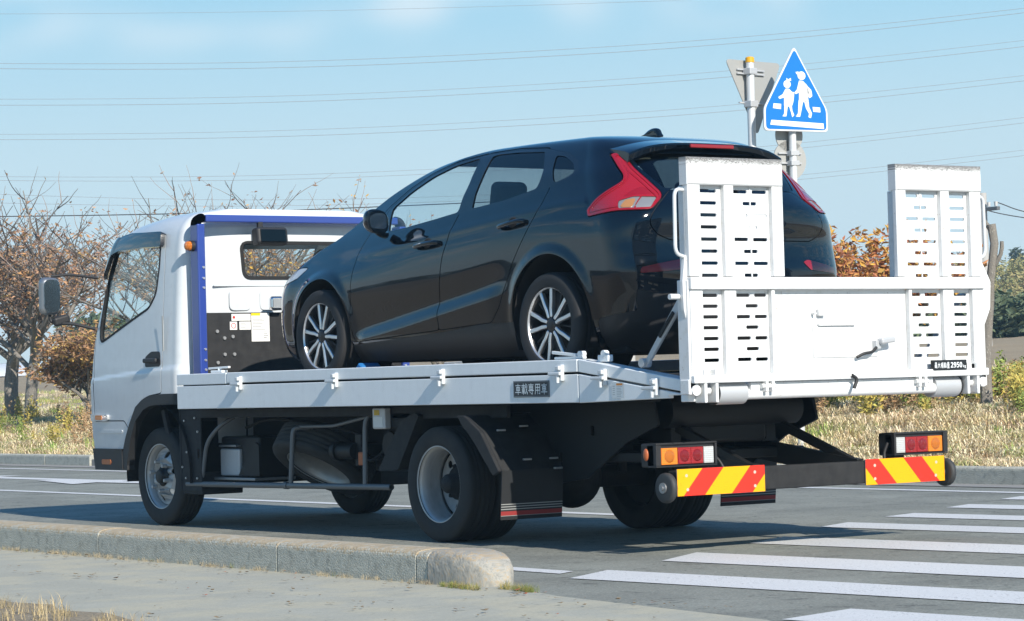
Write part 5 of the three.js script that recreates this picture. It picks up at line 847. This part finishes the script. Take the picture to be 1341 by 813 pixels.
{ // tail spoiler, lamp in its edge, fin
  const N = 40, P = [], top = [], idx = [];
  const prof = (z) => { const q = Math.abs(z) / .60, yt = 1.392 - .07 * q ** 4, xt = 3.165 - .05 * q * q, y0 = 1.462 - .075 * q ** 3; return [[2.70, y0 - .012], [2.80, y0 - .006], [2.95, lerp(y0, yt, .52) + .006], [3.08, lerp(y0, yt, .85) + .003], [xt, yt], [xt + .004, yt - .012], [xt - .008, yt - .032 - .02 * q ** 3], [3.09, yt - .055 - .02 * q ** 3], [3.0, yt - .07], [2.8, yt - .07]]; };
  const M = prof(0).length, pos = []; for (let i = 0; i <= N; i++) { const z = lerp(-.60, .60, i / N); for (const [x, y] of prof(z)) pos.push(x, y, z); }
  for (let i = 0; i < N; i++) for (let j = 0; j < M; j++) { const a = i * M + j, b = i * M + (j + 1) % M, c = a + M, d = b + M; idx.push(a, c, b, b, c, d); }
  for (const i of [0, N]) for (let j = 1; j < M - 1; j++) idx.push(i * M, i * M + (i ? j : j + 1), i * M + (i ? j + 1 : j));
  const g = new THREE.BufferGeometry(); g.setAttribute('position', new THREE.Float32BufferAttribute(pos, 3)); g.setIndex(idx);
  const sp = mesh('roof_spoiler', toCreasedNormals(g, .5), paintBlack, car);
  mesh('brake_light_strip', box(3.158, 3.176, 1.362, 1.386, -.17, .17, .006, 2), lampRedDeep, sp);
  const fin = ext(round([[2.46, 1.47], [2.57, 1.525], [2.62, 1.536], [2.655, 1.53], [2.69, 1.47]], .02), .05, { bevel: .018, bs: 3 }).translate(0, 0, -.025);
  mesh('antenna_fin', fin, paintBlack, car);
  mesh('rear_wiper', [bar([3.375, 1.11, -.02], [3.345, 1.15, -.36], .014, .012), cyl(.02, .02, .03, 'x', 3.39, 1.105, 0, 12)], plasticBlack, car);
  mesh('license_plate', box(3.452, 3.462, .83, .945, -.165, .165, .004), std([.62, .63, .62], .5), car);
}
{ // cabin
  const seat = (x, z, w) => [box(x - .25, x + .28, .34, .50, z - w, z + w, .06, 3), (() => { const g = new RoundedBoxGeometry(.15, .62, w * 2, 3, .06); g.rotateZ(-.32); return g.translate(x + .36, .78, z); })(), (() => { const g = new RoundedBoxGeometry(.10, .20, .26, 3, .045); g.rotateZ(-.2); return g.translate(x + .50, 1.17, z); })()];
  for (const z of [.37, -.37]) mesh('front_seat', seat(1.05, z, .25), seatCloth, car);
  const rb = [box(1.75, 2.3, .36, .54, -.6, .6, .06, 3), (() => { const g = new RoundedBoxGeometry(.16, .56, 1.22, 3, .06); g.rotateZ(-.35); return g.translate(2.38, .80, 0); })()];
  for (const z of [.38, 0, -.38]) { const g = new RoundedBoxGeometry(.10, .17, .24, 3, .04); g.rotateZ(-.2); rb.push(g.translate(2.49, 1.13, z)); }
  mesh('rear_seat', rb, seatCloth, car);
  mesh('dashboard', [box(.15, .68, .70, .985, -.70, .70, .08, 3), (() => { const g = new THREE.TorusGeometry(.18, .014, 8, 30); g.rotateY(Math.PI / 2); g.rotateZ(.4); return g.translate(.86, .93, -.36); })()], innerBlack, car);
  mesh('parcel_shelf', box(2.55, 3.1, .98, 1.0, -.6, .6, .005), innerBlack, car);
  mesh('windscreen', (() => { // leaning sheet between the pillars
    const N = 10, M = 12, pos = [], idx = []; for (let j = 0; j <= M; j++) { const y = lerp(1.0, 1.42, j / M); for (let i = -N; i <= N; i++) { const p = carPoint(.92 * Math.abs(i) / N, y); pos.push(p[0] + .004, y, Math.sign(i) * p[2]); } }
    const R = 2 * N + 1; for (let j = 0; j < M; j++) for (let i = 0; i < R - 1; i++) { const a = j * R + i; idx.push(a, a + R, a + 1, a + 1, a + R, a + R + 1); }
    const g = new THREE.BufferGeometry(); g.setAttribute('position', new THREE.Float32BufferAttribute(pos, 3)); g.setIndex(idx); g.computeVertexNormals(); return g; })(), glassClear, car);
}
{ // wheels
  const R = .317, w = .215, tyreP = []; const prof = [[.222, -.095], [.226, -.105], [.235, -.108], [.275, -.113], [.300, -.108], [.312, -.096], [.317, -.075]];
  for (const p of prof) tyreP.push(p);
  for (const z of [-.045, -.015, .015, .045]) tyreP.push([.317, z - .006], [.309, z - .004], [.309, z + .004], [.317, z + .006]);
  for (const p of prof.slice().reverse()) tyreP.push([p[0], -p[1]]);
  const tyre = lathe(tyreP, 'z', 0, 0, 0, 72);
  const barrel = lathe([[.222, -.095], [.205, -.08], [.20, .02], [.212, .075], [.224, .094]], 'z', 0, 0, 0, 56);
  const back = cyl(.205, .205, .006, 'z', 0, 0, .012, 40);
  const lip = lathe([[.219, .088], [.222, .1], [.229, .103], [.232, .098], [.230, .09]], 'z', 0, 0, 0, 64);
  const spokeShape = (s) => { const A = (r, a) => [Math.sin(a) * r, Math.cos(a) * r], D = Math.PI / 180; return round([A(.045, s * 4 * D), A(.10, s * 6 * D), A(.135, s * 9.5 * D), A(.222, s * 11.5 * D), A(.222, s * 18 * D), A(.135, s * 20 * D), A(.095, s * 20 * D), A(.05, s * 30 * D)], .008, 2); };
  const spoke = join([1, -1].map((s) => ext(s > 0 ? spokeShape(1) : spokeShape(-1).reverse(), .03, { bevel: .004 }).translate(0, 0, .062)));
  const thin = (() => { const D = Math.PI / 180, A = (r, a) => [Math.sin(a) * r, Math.cos(a) * r]; return ext([A(.06, 33 * D), A(.215, 33.5 * D), A(.215, 38.5 * D), A(.06, 39 * D)], .02, { bevel: .003 }).translate(0, 0, .045); })();
  const hub = lathe([[.001, .098], [.028, .098], [.031, .092], [.05, .086], [.06, .06]], 'z', 0, 0, 0, 30);
  for (const [x, z] of [[0, .772], [CAR.wb, .772], [0, -.772], [CAR.wb, -.772]]) {
    const wg = part('wheel', car, [x, R, z]); if (z < 0) wg.rotation.y = Math.PI;
    wg.children.length; const spin = x ? .22 : -.12;
    const ty = mesh('tyre', tyre, rubber, wg), rim = mesh('rim', [barrel, back], alloyDark, wg);
    mesh('rim_lip', lip, alloyBright, wg); mesh('hub_cap', hub, alloyDark, wg);
    for (let k = 0; k < 5; k++) { const a = spin + k * Math.PI * 2 / 5; const s1 = mesh('spoke', spoke, alloyBright, wg); s1.rotation.z = a; const s2 = mesh('inner_spoke', thin, alloyDark, wg); s2.rotation.z = a; }
  }
}

// ---------------------------------------------------------------- signs, poles, wires, small things
const poleMat = std([.66, .67, .67], .45, .25), signBack = std([.40, .40, .38], .55, .3), capYellow = std([.72, .36, .01], .5);
{ // stop sign seen from behind
  const x = -2.60, z = -7.22, y0 = terrainY(x, z) - .1, T = thing('stop_sign', 'inverted triangular sign seen from its grey back on a pole with yellow cap', 'road sign', null, [x, y0, z]);
  const p = mesh('pole', cyl(.041, .041, 4.17 - y0, 'y', 0, (4.17 - y0) / 2, 0, 20), poleMat, T); mesh('pole_cap', [cyl(.046, .044, .045, 'y', 0, 4.165 - y0 + .01, 0, 20), (() => { const g = new THREE.SphereGeometry(.044, 16, 8, 0, 6.3, 0, 1.57); g.scale(1, .35, 1); return g.translate(0, 4.165 - y0 + .032, 0); })()], capYellow, p);
  const W = .41, tri = round([[.12 - W, 4.18 - y0], [.12 + W, 4.18 - y0], [.15, 3.42 - y0]], .07, 6);
  const pl = mesh('sign_plate', ext(tri, .012, { bevel: .003 }).translate(0, 0, -.075), signBack, T);
  mesh('red_face', ext(tri.map(([a, b]) => [(a - .12) * .97 + .12, (b - 3.9 + y0) * .97 + 3.9 - y0]), .002).translate(0, 0, -.0785), std([.5, .03, .03], .4), pl);
  mesh('bracket', [box(-.14, .26, 4.075 - y0, 4.09 - y0, -.062, -.04, .002), box(-.14, .26, 4.035 - y0, 4.05 - y0, -.062, -.04, .002), box(-.055, .055, 4.03 - y0, 4.095 - y0, -.05, .05, .006), box(-.12, .24, 3.74 - y0, 3.755 - y0, -.062, -.04, .002), box(-.055, .055, 3.70 - y0, 3.765 - y0, -.05, .05, .006)], galvanized, T);
  T.rotation.y = 1.68;
}
{ // school crossing sign: blue pentagon with two children on a crossing
  const x = -2.375, z = -7.56, y0 = terrainY(x, z) - .1, T = thing('school_crossing_sign', 'blue pentagonal crossing sign with two white walking children', 'road sign', null, [x, y0, z], 1.46);
  mesh('pole', cyl(.038, .038, 4.0 - y0, 'y', 0, (4.0 - y0) / 2, 0, 20), poleMat, T);
  const cy0 = 3.44 - y0, W = .39, H = .86, pent = (s) => round([[-W, 0], [W, 0], [W, .22], [0, H], [-W, .22]].map(([a, b]) => [a * s, (b - .32) * s + .32 + cy0]), .045, 5);
  const pl = mesh('sign_plate', ext(pent(1), .02, { bevel: .003 }).translate(0, 0, .055), std([.72, .73, .74], .4), T);
  const blue = phys([.004, .165, .53], .32, { clearcoat: .5, clearcoatRoughness: .1 }), white = phys([.80, .82, .83], .32, {});
  mesh('blue_field', ext(pent(.945), .002).translate(0, 0, .0755), blue, pl);
  const S = (pts, r = .01) => ext(round(pts.map(([a, b]) => [(a - 470) / 390 * .82, cy0 + (505 - b) / 455 * H + .005]), r, 3), .002).translate(0, 0, .078);
  mesh('crossing_bar', S([[325, 450], [628, 462], [630, 492], [318, 476]], .002), white, pl);
  mesh('crossing_mark', S([[340, 362], [384, 364], [382, 392], [336, 388]], .002), white, pl); mesh('crossing_mark', S([[566, 375], [610, 377], [612, 403], [570, 401]], .002), white, pl);
  const disc = (cx, cy2, rr) => S(Array.from({ length: 20 }, (_, i) => [cx + Math.cos(-i / 20 * 6.283) * rr, cy2 + Math.sin(-i / 20 * 6.283) * rr]), 0);
  mesh('taller_child', [disc(507, 210, 23), S([[472, 192], [488, 188], [500, 202], [480, 204]], .002), S([[492, 236], [515, 238], [540, 262], [552, 300], [540, 318], [545, 350], [520, 352], [488, 345], [490, 300], [470, 310], [462, 302], [478, 285]], .008), S([[538, 262], [562, 285], [567, 318], [548, 330], [535, 300]], .012), S([[486, 340], [512, 345], [502, 390], [492, 430], [468, 430], [480, 412]], .006), S([[518, 345], [545, 345], [546, 375], [562, 410], [555, 436], [540, 430], [545, 412], [528, 385]], .006)], white, pl);
  mesh('smaller_child', [disc(422, 258, 21), S([[418, 225], [430, 232], [444, 224], [446, 240], [432, 238], [420, 240]], .002), S([[412, 282], [432, 282], [448, 298], [462, 300], [460, 320], [455, 352], [445, 378], [400, 376], [402, 330], [375, 338], [368, 328], [395, 312]], .008), S([[402, 370], [422, 374], [412, 430], [390, 430], [400, 415]], .005), S([[428, 372], [446, 376], [448, 398], [458, 422], [446, 434], [440, 408]], .005)], white, pl);
  mesh('round_sign_back', [cyl(.165, .165, .012, 'z', 0, 3.41 - y0, -.06, 32), box(-.12, .12, 3.46 - y0, 3.475 - y0, -.055, -.035, .002)], signBack, T);
  mesh('round_sign_back', [cyl(.20, .20, .012, 'z', 0, 3.16 - y0, -.06, 36)], signBack, T);
  mesh('bracket', [box(-.15, .13, 3.22 - y0, 3.235 - y0, -.052, -.03, .002), box(-.15, .13, 3.12 - y0, 3.135 - y0, -.052, -.03, .002), box(-.05, .05, 3.20 - y0, 3.25 - y0, -.045, .045, .005), box(-.05, .05, 3.10 - y0, 3.15 - y0, -.045, .045, .005)], galvanized, T);
}
{ // overhead wires
  const wm = std([.26, .28, .30], .6), W = (name, label, group, pts, r, m = wm) => { const t = tag(mesh(name, tube(pts, r, 60, 5), m), label, 'wire', group); return t; };
  const xs = [[-124, -48.2], [-112.9, -63.8], [-103.7, -76.7], [-94.5, -89.6], [-83, -105.6]];
  const H = [[[22.6, 22.17, 22.09, 22.25, 22.79], 'single ground wire topmost of the overhead lines', .010], [[19.86, 19.33, 19.48, 20.16, 21.75], 'upper wire of the highest wire pair in the sky', .014], [[19.59, 19.0, 19.14, 19.85, 21.53], 'lower wire of the highest wire pair in the sky', .016], [[17.82, 17.39, 17.6, 18.34, 19.96], 'upper wire of the second wire pair from the top', .012], [[17.48, 17.05, 17.26, 17.99, 19.62], 'lower wire of the second wire pair from the top', .015], [[15.83, 15.45, 15.68, 16.4, 17.98], 'upper wire of the third wire pair from the top', .012], [[15.55, 15.12, 15.34, 16.07, 17.7], 'lower wire of the third wire pair from the top', .015], [[13.51, 12.97, 13.17, 13.94, 15.71], 'upper wire of the fourth wire pair from the top', .012], [[13.31, 12.73, 12.9, 13.65, 15.4], 'lower wire of the fourth wire pair from the top', .013], [[12.69, 11.64, 11.55, 12.15, 13.88], 'upper wire of the lowest wire pair in the sky', .012], [[12.14, 11.29, 11.28, 11.9, 13.53], 'lower wire of the lowest wire pair in the sky', .013]];
  for (const [h, l, r] of H) { const e = (a, b, k) => [lerp(xs[a][0], xs[b][0], k), lerp(h[a], h[b], k) + .3 * Math.abs(k - 1), lerp(xs[a][1], xs[b][1], k)]; W('power_line', l, 'high voltage wires', [e(1, 0, 2), ...xs.map(([x, z], i) => [x, h[i], z]), e(3, 4, 2)], r); }
  W('telephone_cable', 'dark cable running through the treetops beside the cab', null, [[-62, 6.6, 28], [-45, 5.3, 4], [-36.8, 4.82, -7.5], [-34.26, 4.73, -11.04], [-31.71, 4.66, -14.62], [-30.53, 4.65, -16.28], [-29.07, 4.66, -18.32], [-26.52, 4.73, -21.9], [-25.5, 4.78, -23.3]], .011, std([.03, .03, .035], .7));
  { const P = thing('utility_pole', 'short utility pole hidden beyond the hatchback where the dark cable ends', 'utility pole', null, [-25.42, terrainY(-25.4, -23.4) - .1, -23.4]), h = 4.9 - terrainY(-25.4, -23.4); mesh('pole', cyl(.12, .09, h, 'y', 0, h / 2, 0, 14), std([.42, .41, .39], .8), P); mesh('crossarm', box(-.3, .3, h - .2, h - .13, -.04, .04, .01), greyMetal, P); }
  const T = thing('utility_pole', 'slim concrete utility pole behind the ramp handle', 'utility pole', null, [-24.75, terrainY(-24.75, -33.0) - .1, -33.0]), y0 = terrainY(-24.75, -33) - .1;
  mesh('pole', cyl(.13, .10, 4.95 - y0, 'y', 0, (4.95 - y0) / 2, 0, 14), std([.42, .41, .39], .8), T); mesh('crossarm', box(-.5, .5, 4.54 - y0, 4.62 - y0, -.05, .05, .01), greyMetal, T);
  for (const x of [-.42, -.2, .2, .42]) mesh('insulator', cyl(.035, .045, .10, 'y', x, 4.68 - y0, 0, 10), std([.55, .55, .54], .4), T);
  for (const [dx, l] of [[-.42, 'wire at the outer end of the pole crossarm'], [.42, 'wire at the inner end of the pole crossarm']]) W('service_wire', l, 'wires on the utility pole', [[-24.75 + dx, 4.72, -33.0], [-24.22 + dx * .8, 4.42, -33.9], [-22.67 + dx * .5, 3.95, -36.6]], .012, std([.04, .04, .045], .7));
}
{ // plastic greenhouse and a far shed on the left
  const x = -99, z = -45, T = thing('greenhouse', 'long low white plastic greenhouse across the brown field', 'greenhouse', null, [x, terrainY(x, z), z], -.95);
  const arch = []; for (const a of range(0, Math.PI, 14)) arch.push([Math.cos(a) * 2.4, Math.sin(a) * .62]);
  mesh('film_cover', ext(arch, 15).translate(0, 0, -7.5), std([.62, .64, .66], .5), T); for (let k = 0; k <= 5; k++) mesh('hoop', new THREE.TorusGeometry(2.42, .03, 6, 20, Math.PI).scale(1, .265, 1).translate(0, 0, -7.4 + k * 2.96), galvanized, T);
}
{ // small things lying on the deck
  const T = thing('wheel_chock', 'blue wheel chock on the deck behind the car front wheel', 'wheel chock', null, [2.66, 1.0305, .80]);
  mesh('wedge', ext(round([[-.08, 0], [.11, 0], [.11, .10], [.07, .125], [-.06, .02]], .01), .16, { bevel: .008 }).translate(0, 0, -.08), std([.02, .16, .42], .55), T);
}
// thin autumn haze
scene.fog = new THREE.FogExp2(new THREE.Color(.50, .78, 1.0), .0008);
renderer.render(scene, camera);
